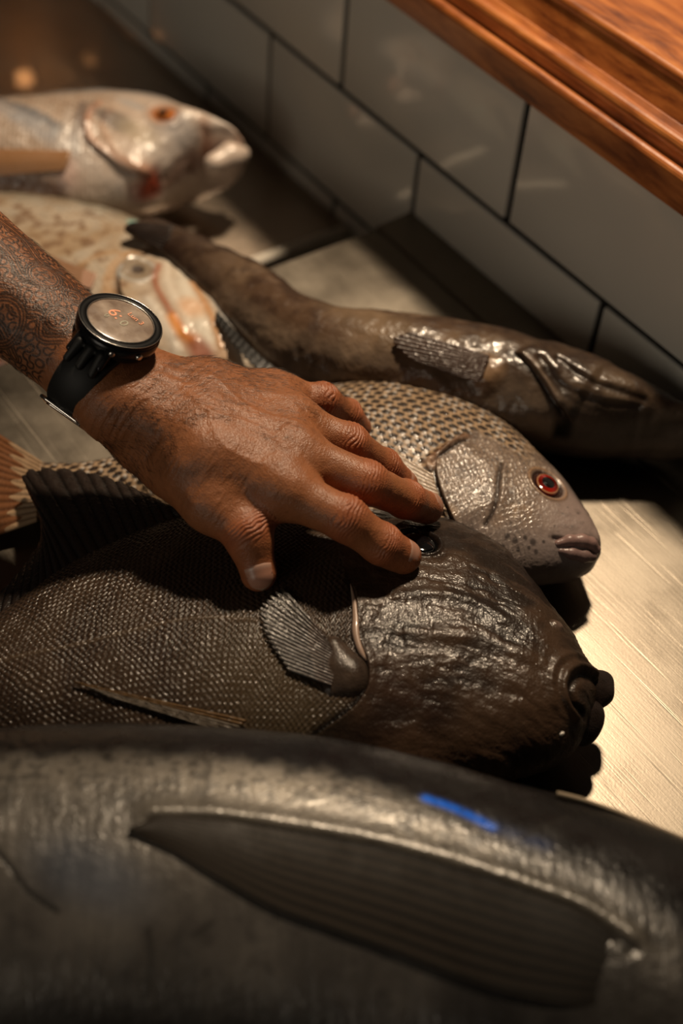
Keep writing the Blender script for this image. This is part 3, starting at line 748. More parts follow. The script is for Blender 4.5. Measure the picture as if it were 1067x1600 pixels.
# ---- big black fish under the hand
def black_fish():
    st = [(932,1092,932,1093,.030,.002),(919,1050,924,1135,.032,.014),(900,1014,906,1168,.034,.021),(876,975,874,1195,.035,.027),(845,930,835,1211,.036,.031),(808,882,790,1220,.036,.034),(767,843,740,1226,.036,.035),(715,815,680,1230,.036,.036),(650,802,610,1235,.036,.036),(580,795,540,1240,.036,.036),(500,790,450,1245,.036,.036),(420,788,370,1245,.036,.036),(340,792,290,1245,.035,.035),(270,808,200,1240,.034,.033),(190,840,110,1232,.032,.030),(110,885,20,1220,.030,.027),(30,945,-60,1205,.027,.023),(-60,1005,-140,1190,.024,.018),(-150,1055,-200,1160,.02,.014)]
    b = Body(st, 960, 420, 30, 0.0)
    H = b.H.ravel(); X = b.xyz; S = b.S.ravel(); G = b.G.ravel()
    f = fbm(X, .030, 4, 41); f2 = fbm(X, .006, 4, 42); f3 = fbm(X, .0022, 2, 43)
    op = [(545,905),(553,930),(556,965),(560,1005),(572,1035),(572,1070),(553,1100),(525,1122),(492,1145)]
    dg_, tg, sg = pdist(b.xy, crom(b.pin(*op), 50)); sd = dg_ * sg
    if sd[np.argmin(((b.xyz - b.pin((700, 1000))[0])**2).sum(1))] < 0: sd = -sd
    head = sm(-.004, .006, sd) * sm(.20, .16, S)
    head = np.maximum(head, sm(.175, .15, S) * sm(.2, .6, H))
    body = 1 - head
    b.colr[:] = np.array([.018, .011, .008])
    b.mix(sm(.45, .65, f) * .6, (.050, .032, .020))
    m = sm(1.2, .2, b.spot(430, 1060, .06, .04, .2)); b.mix(m * .6, (.075, .055, .030))
    m = sm(1.2, .2, b.spot(640, 1130, .045, .025)); b.mix(m * .5, (.080, .038, .022))
    wob = (fbm(X, .018, 3, 44) - .5) * .0045
    r, idn, la, lb = scales((S + wob) / .0034, (G + wob * .8) / .0040)
    wv = .5 + .5 * np.sin(2 * np.pi * ((S + wob) / .0030 + .22 * np.sin(2 * np.pi * (G + wob) / .0036) + .5 * (fbm(X, .009, 2, 48) - .5)))
    b.disp += body * ((r - .45) * .00035 + wv * .00050 + (idn - .5) * .0002)
    b.mix(body * sm(.55, .95, wv) * .65 * sm(-.9, -.2, H), (.070, .040, .024)); b.mix(body * sm(.75, .95, r) * .35, (.075, .052, .034)); b.mix(body * sm(.45, .2, r) * .6, (.012, .009, .007))
    # leathery head: horizontal folds and pores
    fo = fbm(np.c_[S / .020 + f * 1.2, G / .0042 + f2 * 1.5, 0 * S], 1.0, 3, 45)
    fv = fbm(np.c_[S / .0045, G / .02, 0 * S], 1.0, 3, 46)
    nose = sm(.13, .03, S)
    b.disp += head * ((fo - .5) * .0008 + (fv - .5) * .0006 + (f3 - .5) * .00025 + (f2 - .5) * .0006 + (f - .5) * .004)
    b.mix(head * sm(.50, .72, fo) * .35, (.085, .052, .034)); b.mix(head * sm(.55, .35, fo) * .5, (.016, .011, .008))
    pore = vnoise(X, .0011, 47); b.disp += head * sm(.80, .95, pore) * .00022
    b.mix(sm(.55, .95, H) * .6, (.012, .009, .008)); b.mix(sm(-.3, -.8, H) * head * .7, (.014, .008, .006)); b.mix(head * sm(.40, .65, f) * sm(.8, .2, H) * .7, (.060, .034, .020))
    # gill opening, white gill spine, gill membrane folds
    b.disp += .0030 * sm(0, .0015, sd) * np.exp(-np.maximum(sd, 0) / .02) * b.up * sm(0, .1, tg) * sm(1, .85, tg)
    b.mix(np.exp(-(dg_ / .0022)**2) * b.up * (sd < .0008) * .9, (.004, .003, .003))
    m, _, _ = b.line([(620,930),(680,925),(740,935),(790,965)], .004); b.disp += m * .0012
    m, _, _ = b.line([(640,985),(700,990),(760,1000),(820,1020)], .005); b.disp += m * .0010
    m, _, _ = b.line([(400,968),(300,965),(200,985),(100,1010),(0,1030)], .0012); b.mix(m * .5, (.10, .07, .045)); b.disp += m * .0003
    # folds round the mouth
    for pts, h_ in (([(935,1050),(904,1040),(885,1052),(880,1075),(886,1098),(902,1120)], .0026), ([(940,1040),(905,1022),(870,1035),(862,1068),(868,1100)], .0012)):
        m, _, _ = b.line(pts, .0022); b.disp += m * h_
    m, _, _ = b.line([(933,1060),(905,1056),(893,1075),(898,1098),(912,1112)], .0020); b.disp -= m * .0022; b.mix(m * .8, (.004, .003, .003))
    e_ = b.spot(657, 843, .0118, .0098, .1); m = np.exp(-((e_ - 1.12) / .11)**2) * b.up; b.disp += m * .0013; b.mix(m * .6, (.010, .008, .008)); b.disp -= sm(1.05, .85, e_) * .0022; b.mix(sm(1.02, .9, e_), (.004, .004, .004))
    m = sm(1.2, .3, b.spot(872, 976, .004)); b.disp += m * .0016; b.mix(m * .6, (.16, .11, .09))
    root = tag(empty('fish'), 'big black leathery-headed fish with thick lips under the spread fingers', 'fish', 'whole fish on the steel worktop')
    mt = vcol_mat('black_fish_skin', .34, .08, .16, .06, .35, 800, .0005, voro=.6, vscale=900, spec=.20)
    mf = vcol_mat('black_fin', .38, .1, .25, .12, .3, 900, .0004, spec=.3)
    b.build('body', mt, root)
    eye(b, 657, 843, .0100, .82, .1, root, (.006, .006, .007), .45, .22)
    # gill spine
    P = crom(b.pin((548,912),(554,935),(557,965),(558,995),(566,1018),(574,1032)), 20); P[:, 2] += .0012
    tube('gill_spine', P, np.interp(np.linspace(0, 1, 20), [0, .2, .6, .9, 1], [.0003, .0012, .0022, .0016, .0004]), plain('bony_white', (.36, .25, .19), .35, coat=.4), root, 10)
    # lips
    lc = lambda V: np.array([.020, .014, .012]) * (.7 + .7 * fbm(V, .003, 3, 7))[:, None]
    sdf_obj('upper_lip', [(at(898,1068,.037), at(937,1069,.034), .0072, .0066), (at(902,1080,.037), at(937,1084,.033), .0070, .0062), (at(938,1086,.034), at(934,1100,.033), .0045, .0026), (at(925,1062,.038), at(945,1062,.034), .0036, .0026)], .006, .0007, mt, root, lc)
    sdf_obj('lip_fold', [(at(885,1066,.040), at(903,1051,.041), .0026, .0032), (at(903,1051,.041), at(936,1056,.036), .0032, .0026), (at(885,1066,.040), at(885,1092,.041), .0026, .0028), (at(885,1092,.041), at(899,1118,.040), .0028, .0024)], .004, .0007, mt, root, lc)
    sdf_obj('lower_lip', [(at(893,1102,.038), at(925,1110,.034), .0052, .0050), (at(898,1118,.034), at(922,1126,.030), .0074, .0066), (at(885,1135,.030), at(910,1145,.026), .0095, .0070)], .007, .0008, mt, root, lc)
    # fins
    fin('dorsal_fin', [at(x, y, z) for x, y, z in ((-60,1010,.034),(-10,975,.038),(40,945,.042),(90,912,.044),(140,880,.047),(180,858,.049),(215,842,.050),(245,828,.051),(270,816,.051),(290,806,.051))],
        [at(x, y, z) for x, y, z in ((-60,985,.030),(0,930,.030),(48,872,.028),(66,842,.028),(64,800,.029),(40,738,.030),(105,734,.034),(175,750,.040),(232,776,.046),(272,798,.050))], mf, root, nr=24, nu=260, nv=70, ray_h=.0013, th=.0012, ragged=.045, sag=.002,
        colf=lambda u, v, r: np.array([.016, .011, .009]) * (.3 + 1.1 * r))
    fin('pectoral_fin', fl((513,1002),(520,1020),(524,1045),(518,1076), body=b, lift=.0030), fl((443,918),(408,948),(412,985),(450,1050), body=b, lift=.0022), mf, root, nr=17, nu=170, nv=70, ray_h=.0009, ragged=.12,
        colf=lambda u, v, r: (np.array([.050, .038, .030]) + (v < .35) * np.array([.045, .028, .022])) * (.12 + .75 * r))
    m_ = b.pin((530,1030))[0]
    sdf_obj('fin_root', [(fl((522,1006), body=b)[0] + [0,0,-.003], fl((550,1036), body=b)[0] - [0,0,.004], .0065, .0070), (fl((524,1040), body=b)[0] + [0,0,-.003], fl((553,1050), body=b)[0] - [0,0,.004], .0070, .0070), (fl((520,1070), body=b)[0] - [0,0,.004], fl((548,1066), body=b)[0] - [0,0,.004], .0060, .0065)], .009, .0008, mt, root, lambda V: np.array([.050, .034, .025]) * (.4 + 1.1 * fbm(V, .004, 3, 8))[:, None])
    fin('pelvic_fin', [P_ + [0, 0, .003] for P_ in b.pin((385,1128),(372,1140),(350,1150))], [P_ + [0, 0, .0025] for P_ in b.pin((112,1068),(125,1073),(175,1095))], mf, root, nr=6, nu=60, nv=70, ray_h=.0012,
        colf=lambda u, v, r: (np.array([.14, .075, .025]) if u < .35 else np.array([.16, .13, .10])) * (.3 + .9 * r))
    rebase(root)
    # grain of salt on the chin
    s_ = b.pin((879, 1150))[0]
    g_ = bmesh.new(); bmesh.ops.create_icosphere(g_, subdivisions=2, radius=.0013)
    for v in g_.verts: v.co = Vector(s_ + [0, 0, .0010]) + Vector((v.co.x * .8 + random.uniform(-.0002, .0002), v.co.y * 1.2, v.co.z * .8))
    tag(bm_obj('salt_grain', g_, plain('salt', (.75, .70, .64), .4), None, True), 'tiny white grain stuck on the chin of the black fish', 'salt grain')
black_fish()

# ---- big dark fish nearest the camera
def near_fish():
    st = [(1560,1780,1558,1784,.045,.002),(1540,1715,1535,1830,.047,.012),(1490,1620,1480,1885,.05,.026),(1400,1515,1390,1930,.05,.037),(1250,1400,1260,1950,.05,.045),(1067,1314,1090,1940,.052,.05),(950,1268,980,1890,.052,.052),(870,1244,900,1850,.052,.052),(800,1226,830,1815,.052,.052),(700,1196,730,1770,.052,.052),(600,1171,630,1735,.052,.052),(500,1151,520,1710,.052,.052),(400,1140,420,1690,.052,.052),(300,1133,310,1680,.052,.052),(200,1130,200,1675,.052,.052),(100,1132,90,1672,.052,.052),(0,1138,-20,1670,.052,.052),(-150,1152,-180,1670,.052,.05)]
    b = Body(st, 560, 360, 30, 0.0)
    H = b.H.ravel(); X = b.xyz; S = b.S.ravel(); G = b.G.ravel()
    f = fbm(X, .030, 4, 51); f2 = fbm(X, .008, 4, 52); f3 = fbm(X, .003, 3, 53)
    q = pdist(b.xy, crom(b.pin((-40,1175),(200,1172),(420,1190),(600,1225),(700,1262),(800,1300),(920,1350),(1060,1440)), 60))
    dt = q[0] * q[2]; 
    if dt[np.argmin(((b.xyz - b.pin((600, 1180))[0])**2).sum(1))] < 0: dt = -dt
    b.colr[:] = np.array([.085, .077, .070])
    b.mix(sm(.4, .7, f) * .7, (.17, .155, .138)); b.mix(np.exp(-((dt + .016) / .013)**2) * sm(.50, .40, S) * sm(.08, .16, S) * .85, (.60, .54, .46)); b.mix(sm(.50, .75, f2) * .55, (.045, .040, .038))  # bright band paints the highlight along the upper back
    b.mix(sm(.004, .030, -dt) * sm(.075, .045, -dt) * .25, (.28, .25, .21))
    b.mix(sm(-.006, .006, dt + (f2 - .5) * .012), (.010, .010, .012))
    Sp = lambda x, y: b.S.reshape(b.n, b.m)[:, :b.mt].ravel()[np.argmin(((b.q - (x, y))**2).sum(1))]
    lf = sm(Sp(480, 1250), Sp(180, 1250), S); b.mul(1 - .62 * lf * sm(-.055, -.02, dt))  # colour darkened at the left to hold down the highlight there
    low = sm(.07, .135, -dt); b.mix(low * .92, (.014, .012, .010))  # shade on the lower side, painted into the colour
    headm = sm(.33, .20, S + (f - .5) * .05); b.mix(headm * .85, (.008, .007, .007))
    mot = sm(.52, .60, f3) * sm(.030, .0, np.abs(dt + .012)); b.mix(mot * .55, (.010, .010, .010))
    m, _, _ = b.line([(665,1245),(700,1257),(735,1272),(770,1290)], .0021); b.mix(m * 1.5 * sm(.25, .45, f3 + .15), (.0, .14, .85))
    m, _, _ = b.line([(770,1290),(810,1305),(850,1318)], .004); b.mix(m * .35, (.01, .05, .20))
    m = sm(1.2, .2, b.spot(140, 1360, .035, .018, .6)); b.mix(m * .45, (.035, .065, .12))
    m, _, _ = b.line([(-20,1310),(10,1350),(45,1392),(88,1422)], .0012); b.mix(m * .9, (.01, .01, .01)); b.disp -= m * .0003
    for pts in ([(232,1450),(236,1500),(228,1560)], [(300,1460),(330,1440)], [(810,1310),(850,1290),(890,1275)]):
        m, _, _ = b.line(pts, .0014); b.mix(m * .6, (.02, .018, .016))
    # the bed of the fin and the ridge over it
    up_e = [(200,1298),(240,1281),(330,1283),(420,1295),(520,1311),(620,1333),(720,1360),(820,1393),(920,1432),(990,1480)]
    m, s_, _ = b.line([(x, y - 14) for x, y in up_e[1:]], .006, 60); b.disp += m * .0014; b.mix(m * .45, (.17, .15, .12))
    m, s_, _ = b.line(up_e[1:], .003, 60); b.mix(m * .85, (.008, .007, .006)); b.disp -= m * .0016
    b.disp += (f2 - .5) * .00035 + (f3 - .5) * .0002
    # fine vertical skin grain; part of the body shading is painted above
    gr = fbm(np.c_[S / .0016, G / .012, 0 * S], 1.0, 3, 54); b.disp += (gr - .5) * .00025; b.mul(.85 + .3 * gr)
    root = tag(empty('fish'), 'very large dark silvery fish nearest the camera, with a long fin and blue streak', 'fish', 'whole fish on the steel worktop')
    mt = vcol_mat('silvery_fish_skin', .30, .08, .40, .22, .4, 700, .0005, metallic=.12, voro=.3, vscale=500)
    mf = vcol_mat('near_fin', .55, .1, .05, .3, .3, 900, .0004, spec=.18)
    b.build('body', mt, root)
    lo_e = [(200,1300),(262,1328),(335,1370),(425,1418),(520,1455),(620,1492),(720,1530),(810,1556),(900,1570),(980,1560)]
    P1 = crom(fl(*up_e, body=b, lift=.0016), 160); P2 = crom(fl(*lo_e, body=b, lift=.0012), 160)
    for P_ in (P1, P2): P_[-30:, 2] -= np.linspace(0, 1, 30)**2 * .004
    fin('pectoral_fin', P2[::1], P1[::1], mf, root, nr=1, nu=160, nv=120, ray_h=0.0, th=.0014, sag=.0010,
        colf=lambda u, v, r: np.array([.022, .016, .011]) * (.25 + 1.5 * (.5 + .5 * math.sin(v * 52 + 4 * math.sin(u * 3))) * (.5 + .5 * math.sin(u * math.pi)**.5)) * (1.15 - .75 * u))
    P = [at(870,1238,.085), at(905,1247,.084), at(960,1266,.082), at(1010,1286,.080), at(1067,1310,.078), at(1150,1345,.075)]
    fin('dorsal_fin', [np.array(p_) - [0, 0, .010] for p_ in P], P, mf, root, nr=5, nu=60, nv=12, ray_h=.0004, th=.0016, colf=lambda u, v, r: np.array([.30, .24, .17]) * (.6 + .4 * v))
    rebase(root)
near_fish()

# ------------------------------------------------------------------ the hand, one continuous skin
def J(*pts): return [at(x, y, z) for x, y, z in pts]
def unit(v): v = np.asarray(v, float); return v / np.linalg.norm(v)
j_in = J((436, 762, .110), (541, 812, .1045), (596, 851, .0895), (631, 868, .0785))
j_mi = J((452, 706, .112), (573, 755, .1050), (634, 781, .0830), (668, 792, .0690))
j_ri = J((448, 655, .108), (546, 694, .1010), (600, 730, .0790), (630, 756, .0650))
j_pi = J((425, 616, .101), (505, 627, .0960), (542, 649, .0790), (559, 667, .0670))
j_th = J((232, 690, .100), (330, 786, .101), (388, 836, .0955), (404, 896, .0815))
Wn = unit(RC @ np.array([.361, .69, .62]))                      # watch normal
Wc = at(188, 503, .158)
W0 = Wc - Wn * .0335
arm_far = at(-10, 440, .150); ax = unit(W0 - arm_far)
wr = W0 + ax * .018                                             # wrist crease
lat = unit(np.cross(Wn, ax)); up_ = unit(np.cross(ax, lat))
if lat @ (j_pi[0] - j_in[0]) < 0: lat = -lat
elbow = W0 - ax * .22
ARM, PALM, FING = [], [], []
for s_, r0, r1 in ((-1, .0205, .0300), (1, .0200, .0290)):
    ARM.append((elbow + lat * s_ * .016, W0 - ax * .004 + lat * s_ * .0085, r1, r0))
    ARM.append((W0 + lat * s_ * .0085, wr + lat * s_ * .0105, r0, .0185))
ARM.append((elbow, W0, .031, .0195))
heads = [(j_in[0], .0140), (j_mi[0], .0142), (j_ri[0], .0135), (j_pi[0], .0122)]
for k, (h_, r_) in enumerate(heads):
    st_ = wr + lat * (-.0125 + .0083 * k) - up_ * .001
    mid_ = st_ * .5 + h_ * .5 + up_ * .0015
    PALM.append((st_, mid_, .0165, .0142)); PALM.append((mid_, h_, .0142, r_))
    kn = h_ + unit(up_ + np.array([0, 0, .3])) * (r_ - .0082)
    PALM.append((kn, kn + unit((j_in, j_mi, j_ri, j_pi)[k][1] - h_) * .006, .0068, .0062))
    PALM.append((h_ - np.array([0, 0, .006]), mid_ - np.array([0, 0, .009]), .011, .013))
PALM.append((wr - lat * .015 - up_ * .003, j_th[0], .0165, .0165))
PALM.append((j_th[0], j_th[1], .0165, .0140))
PALM.append((j_th[0] * .6 + j_th[1] * .4, j_in[0] * .55 + wr * .45, .0145, .0135))
PALM.append((j_th[1] * .7 + j_th[0] * .3, j_in[0] * .75 + wr * .25, .0095, .0105))
for k in range(3):
    a_, b_ = heads[k][0], heads[k + 1][0]; c_ = (a_ + b_) / 2 - up_ * .0015
    PALM.append((c_ * .45 + wr * .55, c_, .0140, .0128)); PALM.append((c_, c_ + unit((j_mi, j_mi, j_ri)[k][1] - c_) * .010, .0125, .0085))
w_a, w_b = j_th[1], j_in[0]
for q_ in (.25, .5, .75):
    PALM.append((wr * (1 - q_) * .0 + (w_a * (1 - q_) + w_b * q_) - ax * .026, (w_a * (1 - q_) + w_b * q_) - ax * .009 - up_ * .003, .0130, .0080))
TEND = []
for k, (h_, r_) in enumerate(heads):
    st_ = wr + lat * (-.006 + .004 * k) + up_ * .0165
    TEND.append((st_, h_ + up_ * (r_ - .0040), .0022, .0026))
def finger(j, r):
    out = []
    for i in range(3): out.append((j[i], j[i + 1], r[i], r[i + 1]))
    for i in (1, 2):                                            # knuckle swelling
        n_ = unit(np.array([0, 0, 1.0]) + .3 * (CAM - j[i]))
        out.append((j[i] + n_ * .0006 - unit(j[i + 1] - j[i]) * .002, j[i] + n_ * .0004 + unit(j[i + 1] - j[i]) * .003, r[i] * .96, r[i] * .93))
    m = (j[1] + j[2]) / 2                                        # finger pads
    out.append((j[3] - np.array([0, 0, .0015]), j[2] * .4 + j[3] * .6 - np.array([0, 0, .002]), r[3] * .95, r[3]))
    return out
RF = ((.0134, .0111, .0101, .0088), (.0132, .0110, .0097, .0084), (.0122, .0103, .0091, .0080), (.0108, .0092, .0083, .0074))
fs = [finger(j, r) for j, r in zip((j_in, j_mi, j_ri, j_pi), RF)]
th = finger(j_th[1:] + [j_th[3] + unit(j_th[3] - j_th[2]) * .002], (.0138, .0110, .0098, .0085)) if False else \
     [(j_th[1], j_th[2], .0136, .0108), (j_th[2], j_th[3], .0112, .0093), (j_th[2] + np.array([0, 0, .0015]), j_th[2] * .8 + j_th[3] * .2 + np.array([0, 0, .001]), .0110, .0106)]
allp = [np.array(v) for p in ARM + PALM + sum(fs, []) + th for v in p[:2]]
lo = np.min(allp, 0) - .036; hi = np.max(allp, 0) + .036
hv = .0010
gn = np.ceil((hi - lo) / hv).astype(int) + 1
gax = [lo[i] + hv * np.arange(gn[i]) for i in range(3)]
def rast(prims, k, big=.05, marg=.014):
    D = np.full(gn, big, np.float32)
    for a, b, ra, rb in prims:
        a = np.asarray(a); b = np.asarray(b); R = max(ra, rb) + marg
        i0 = np.maximum(0, ((np.minimum(a, b) - R - lo) / hv).astype(int)); i1 = np.minimum(gn, ((np.maximum(a, b) + R - lo) / hv).astype(int) + 2)
        X = np.stack(np.meshgrid(*[gax[q][i0[q]:i1[q]] for q in range(3)], indexing='ij'), -1)
        e = sdf_cone(X, a, b, ra, rb)
        sl = tuple(slice(i0[q], i1[q]) for q in range(3))
        D[sl] = smin(D[sl], e, k) if k else np.minimum(D[sl], e)
    return D
DP = rast(ARM + PALM, .011)
DT = rast(TEND, 0.001)
DP = smin(DP, DT, .0045)
DF = np.full(gn, .05, np.float32)
for f_ in fs: DF = np.minimum(DF, rast(f_, .0035))
DTh = rast(th, .005)
D = smin(DP, DF, .0075); D = smin(D, DTh, .009)
del DP, DT, DF, DTh
g = vdb.FloatGrid(); g.background = .05 / hv; g.copyFromArray(np.ascontiguousarray(D / hv, np.float32), tolerance=0)
r = g.convertToQuads(isovalue=0.0)
V = np.asarray(r[0], float) * hv + lo; Q = np.asarray(r[1])
me0 = mesh_np('tmp', V, Q); ot = link('tmp', me0)
md = ot.modifiers.new('s', 'SMOOTH'); md.factor = .5; md.iterations = 3
md = ot.modifiers.new('u', 'SUBSURF'); md.levels = 1; md.render_levels = 1
dg = bpy.context.evaluated_depsgraph_get(); dg.update()
me = bpy.data.meshes.new_from_object(ot.evaluated_get(dg)); bpy.data.objects.remove(ot)
nV = len(me.vertices); V = np.empty(nV * 3, np.float32); me.vertices.foreach_get('co', V); V = V.reshape(-1, 3).astype(float)
NN = np.empty(nV * 3, np.float32); me.vertex_normals.foreach_get('vector', NN); NN = NN.reshape(-1, 3).astype(float)
disp = np.zeros(nV)
red = np.zeros(nV)
up3 = NN @ unit(np.array([.15, -.2, .9]))
for j, rs in zip((j_in, j_mi, j_ri, j_pi, j_th[1:] ), RF + ((.0136, .0112, .0093),)):
    for i in ((1, 2) if len(j) == 4 else (1,)):
        a_ = unit(j[i + 1] - j[i - 1]) if i + 1 < len(j) else unit(j[i] - j[i-1])
        d = V - j[i]; s_ = d @ a_; lt = np.linalg.norm(d - s_[:, None] * a_, axis=1)
        near = (np.abs(s_) < .02) & (lt < rs[i] + .006)
        wv = fbm(V, .007, 2, 5) * .0046
        wd = .0058 if i == 1 else .0040
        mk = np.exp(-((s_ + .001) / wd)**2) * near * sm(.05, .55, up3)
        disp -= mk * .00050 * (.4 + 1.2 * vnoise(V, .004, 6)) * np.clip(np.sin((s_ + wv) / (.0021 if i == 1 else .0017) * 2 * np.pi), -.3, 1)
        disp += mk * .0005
        red += np.exp(-(s_ / .009)**2) * near
    tip = np.linalg.norm(V - j[-1], axis=1); red += sm(.018, .006, tip) * .8
# skin folds and veins on the back of the hand
hx = (V - wr) @ ax; hy = (V - wr) @ lat
back = sm(-.01, .02, hx) * sm(.115, .085, hx) * sm(.2, .6, up3)
fold = np.c_[hx / .0030 + hy / .010, hy / .0065 - hx / .02, V[:, 2] / .03]
disp -= back * .00036 * np.abs(fbm(fold, 1.0, 3, 11) * 2 - 1)**.8
wrist_m = np.exp(-((hx - .012) / .022)**2)
disp -= wrist_m * .00028 * sm(.45, .62, vnoise(np.c_[hx / .0016, hy / .012, V[:, 2] / .02], 1.0, 4))
for pts in (((.02, .004), (.045, -.006), (.07, .004), (.088, .001)), ((.045, -.006), (.062, -.018), (.085, -.014)), ((.03, .02), (.055, .014), (.082, .020))):
    d, t, _ = pdist(np.c_[hx, hy], crom(np.c_[np.array(pts), np.zeros(len(pts))], 20)); disp += np.exp(-(d / .0018)**2) * .00045 * sm(.2, .6, up3)
disp += (fbm(V, .006, 3, 21) - .5) * .0005
V2 = V + NN * disp[:, None]
me.vertices.foreach_set('co', V2.astype(np.float32).ravel())
base = np.array([.30, .112, .044])
C_ = base * (0.80 + .40 * fbm(V, .012, 4, 3))[:, None]
C_ = C_ * (1 - .10 * sm(.4, .7, fbm(V, .0022, 2, 8)))[:, None]
C_ += np.clip(red, 0, 1)[:, None] * np.array([.045, -.003, .0])
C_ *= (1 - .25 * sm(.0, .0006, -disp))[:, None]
# tattoo above the watch: double outlines, arches and a meandering fill
fx = -((V - W0) @ ax); q_ = V - W0 - ((V - W0) @ ax)[:, None] * ax
ph = np.arctan2(q_ @ -lat, q_ @ up_); fy = ph * .026
tat = sm(.015, .019, fx)
cell = .0040
wx = fx + (vnoise(np.c_[fx, fy], .012, 31) - .5) * .004; wy = fy + (vnoise(np.c_[fx, fy], .012, 32) - .5) * .004
ci = np.floor(wx / cell); cj = np.floor(wy / cell); lx = wx / cell - ci; ly = wy / cell - cj
fl = _hash(ci.astype(int), cj.astype(int), cj.astype(int) * 0, 9) < .5
lx2 = np.where(fl, 1 - lx, lx)
tr = np.minimum(np.abs(np.hypot(lx2, ly) - .5), np.abs(np.hypot(1 - lx2, 1 - ly) - .5)) * cell
ink = sm(.00075, .00045, tr)
F2 = np.c_[fx, fy]
outl = [[(.020, .004), (.024, .010), (.034, .012), (.044, .006), (.058, .010), (.075, .004), (.10, .010)],
        [(.018, .022), (.028, .028), (.036, .020), (.048, .026), (.056, .018), (.07, .024), (.1, .02)],
        [(.020, -.010), (.032, -.006), (.042, -.012), (.060, -.008), (.08, -.014), (.11, -.008)],
        [(.035, .045), (.048, .036), (.062, .038), (.07, .05), (.066, .062)]]
bandm = np.zeros(nV)
for pl in outl:
    d, t, _ = pdist(F2, crom(np.c_[np.array(pl), np.zeros(len(pl))], 40))
    bandm = np.maximum(bandm, sm(.0030, .0026, d)); ink = np.where(d < .0030, 0, ink)
    ink = np.maximum(ink, sm(.00070, .0004, np.abs(d - .0024))); ink = np.maximum(ink, sm(.00070, .0004, np.abs(d - .0010)))
for cx_, cy_, rr_ in ((.028, .016, .0062), (.052, .000, .0085), (.050, .034, .011), (.082, .016, .009), (.034, -.004, .005)):
    d = np.hypot(fx - cx_, fy - cy_)
    ink = np.where((d < rr_ + .002) & (d > rr_ - .0025), 0, ink)
    for o_ in (-.0012, .0004, .0018): ink = np.maximum(ink, sm(.00070, .0004, np.abs(d - rr_ - o_)))
ink *= tat * (.75 + .25 * vnoise(V, .01, 40))
C_ = C_ * (1 - .95 * ink[:, None])
set_col(me, np.clip(C_, .004, 1))
me.polygons.foreach_set('use_smooth', np.ones(len(me.polygons), bool))
M_skin = vcol_mat('skin', 0.50, 0.08, 0.28, 0.24, 0.55, 1500, .0004, sss=.06, spec=.35, voro=.8, vscale=1100)
me.name = 'person'
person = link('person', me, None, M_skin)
tag(person, 'tattooed forearm and hand with spread fingers resting on the dark fish', 'person')
# nails
M_nail = vcol_mat('nail', 0.38, 0.05, 0.15, 0.2, 0.15, 400, .0002, sss=.1)
def nail(a, b, ra, rb, dors, wid, length, back):
    axn = unit(b - a); dn = dors - axn * (dors @ axn); dn = unit(dn); l_ = np.cross(axn, dn)
    nu, nv = 15, 17; P = np.zeros((nu, nv, 3)); C2 = np.zeros((nu, nv, 3))
    for i, u in enumerate(np.linspace(-1, 1, nu)):
        for k_, v in enumerate(np.linspace(0, 1, nv)):
            rd = 1 - .16 * abs(u)**3 * (v > .5) ; 
            o_ = b + axn * (-back + v * length * (1 - .22 * u * u) + (.10 * length * u * u if v < .5 else 0))
            dr = unit(dn * math.cos(u * wid) + l_ * math.sin(u * wid))
            p = o_ + dr * rb
            for _ in range(6):
                e = sdf_cone(p[None], a, b, ra, rb)[0]; p = p - dr * (e - .00035)
            edge = max(abs(u), abs(2 * v - 1)); p = p - dr * (.0010 * sm(.82, 1.0, edge))
            P[i, k_] = p
            c0 = np.array([.42, .21, .145]); 
            if v < .22: c0 = c0 * .75 + np.array([.6, .45, .38]) * .25
            if v > .92: c0 = np.array([.50, .35, .26])
            C2[i, k_] = c0
    n_ = np.cross(np.gradient(P, axis=0), np.gradient(P, axis=1)); n_ /= np.linalg.norm(n_, axis=2)[..., None] + 1e-12
    if (n_ * dn).sum() < 0: n_ = -n_
    Pb = P - n_ * .0007
    return loft_closed('fingernail', np.concatenate([P, Pb[:, ::-1]], 1), M_nail, person, np.concatenate([C2, C2[:, ::-1]], 1).reshape(-1, 3))
tc = unit(CAM - j_in[3])
nail(j_in[2], j_in[3], RF[0][2], RF[0][3], unit(np.array([0, 0, 1.]) + .95 * tc), .92, .0130, .0058)
nail(j_mi[2], j_mi[3], RF[1][2], RF[1][3], unit(np.array([0, 0, 1.]) + .80 * tc), .92, .0125, .0052)
nail(j_ri[2], j_ri[3], RF[2][2], RF[2][3], unit(np.array([0, 0, 1.]) + .1 * tc), .88, .0110, .0050)
nail(j_pi[2], j_pi[3], RF[3][2], RF[3][3], unit(np.array([0, 0, 1.]) + .0 * tc), .88, .0095, .0045)
nail(j_th[2], j_th[3], .0112, .0093, unit(np.array([0, 0, 1.]) + .9 * tc), .92, .0150, .0060)
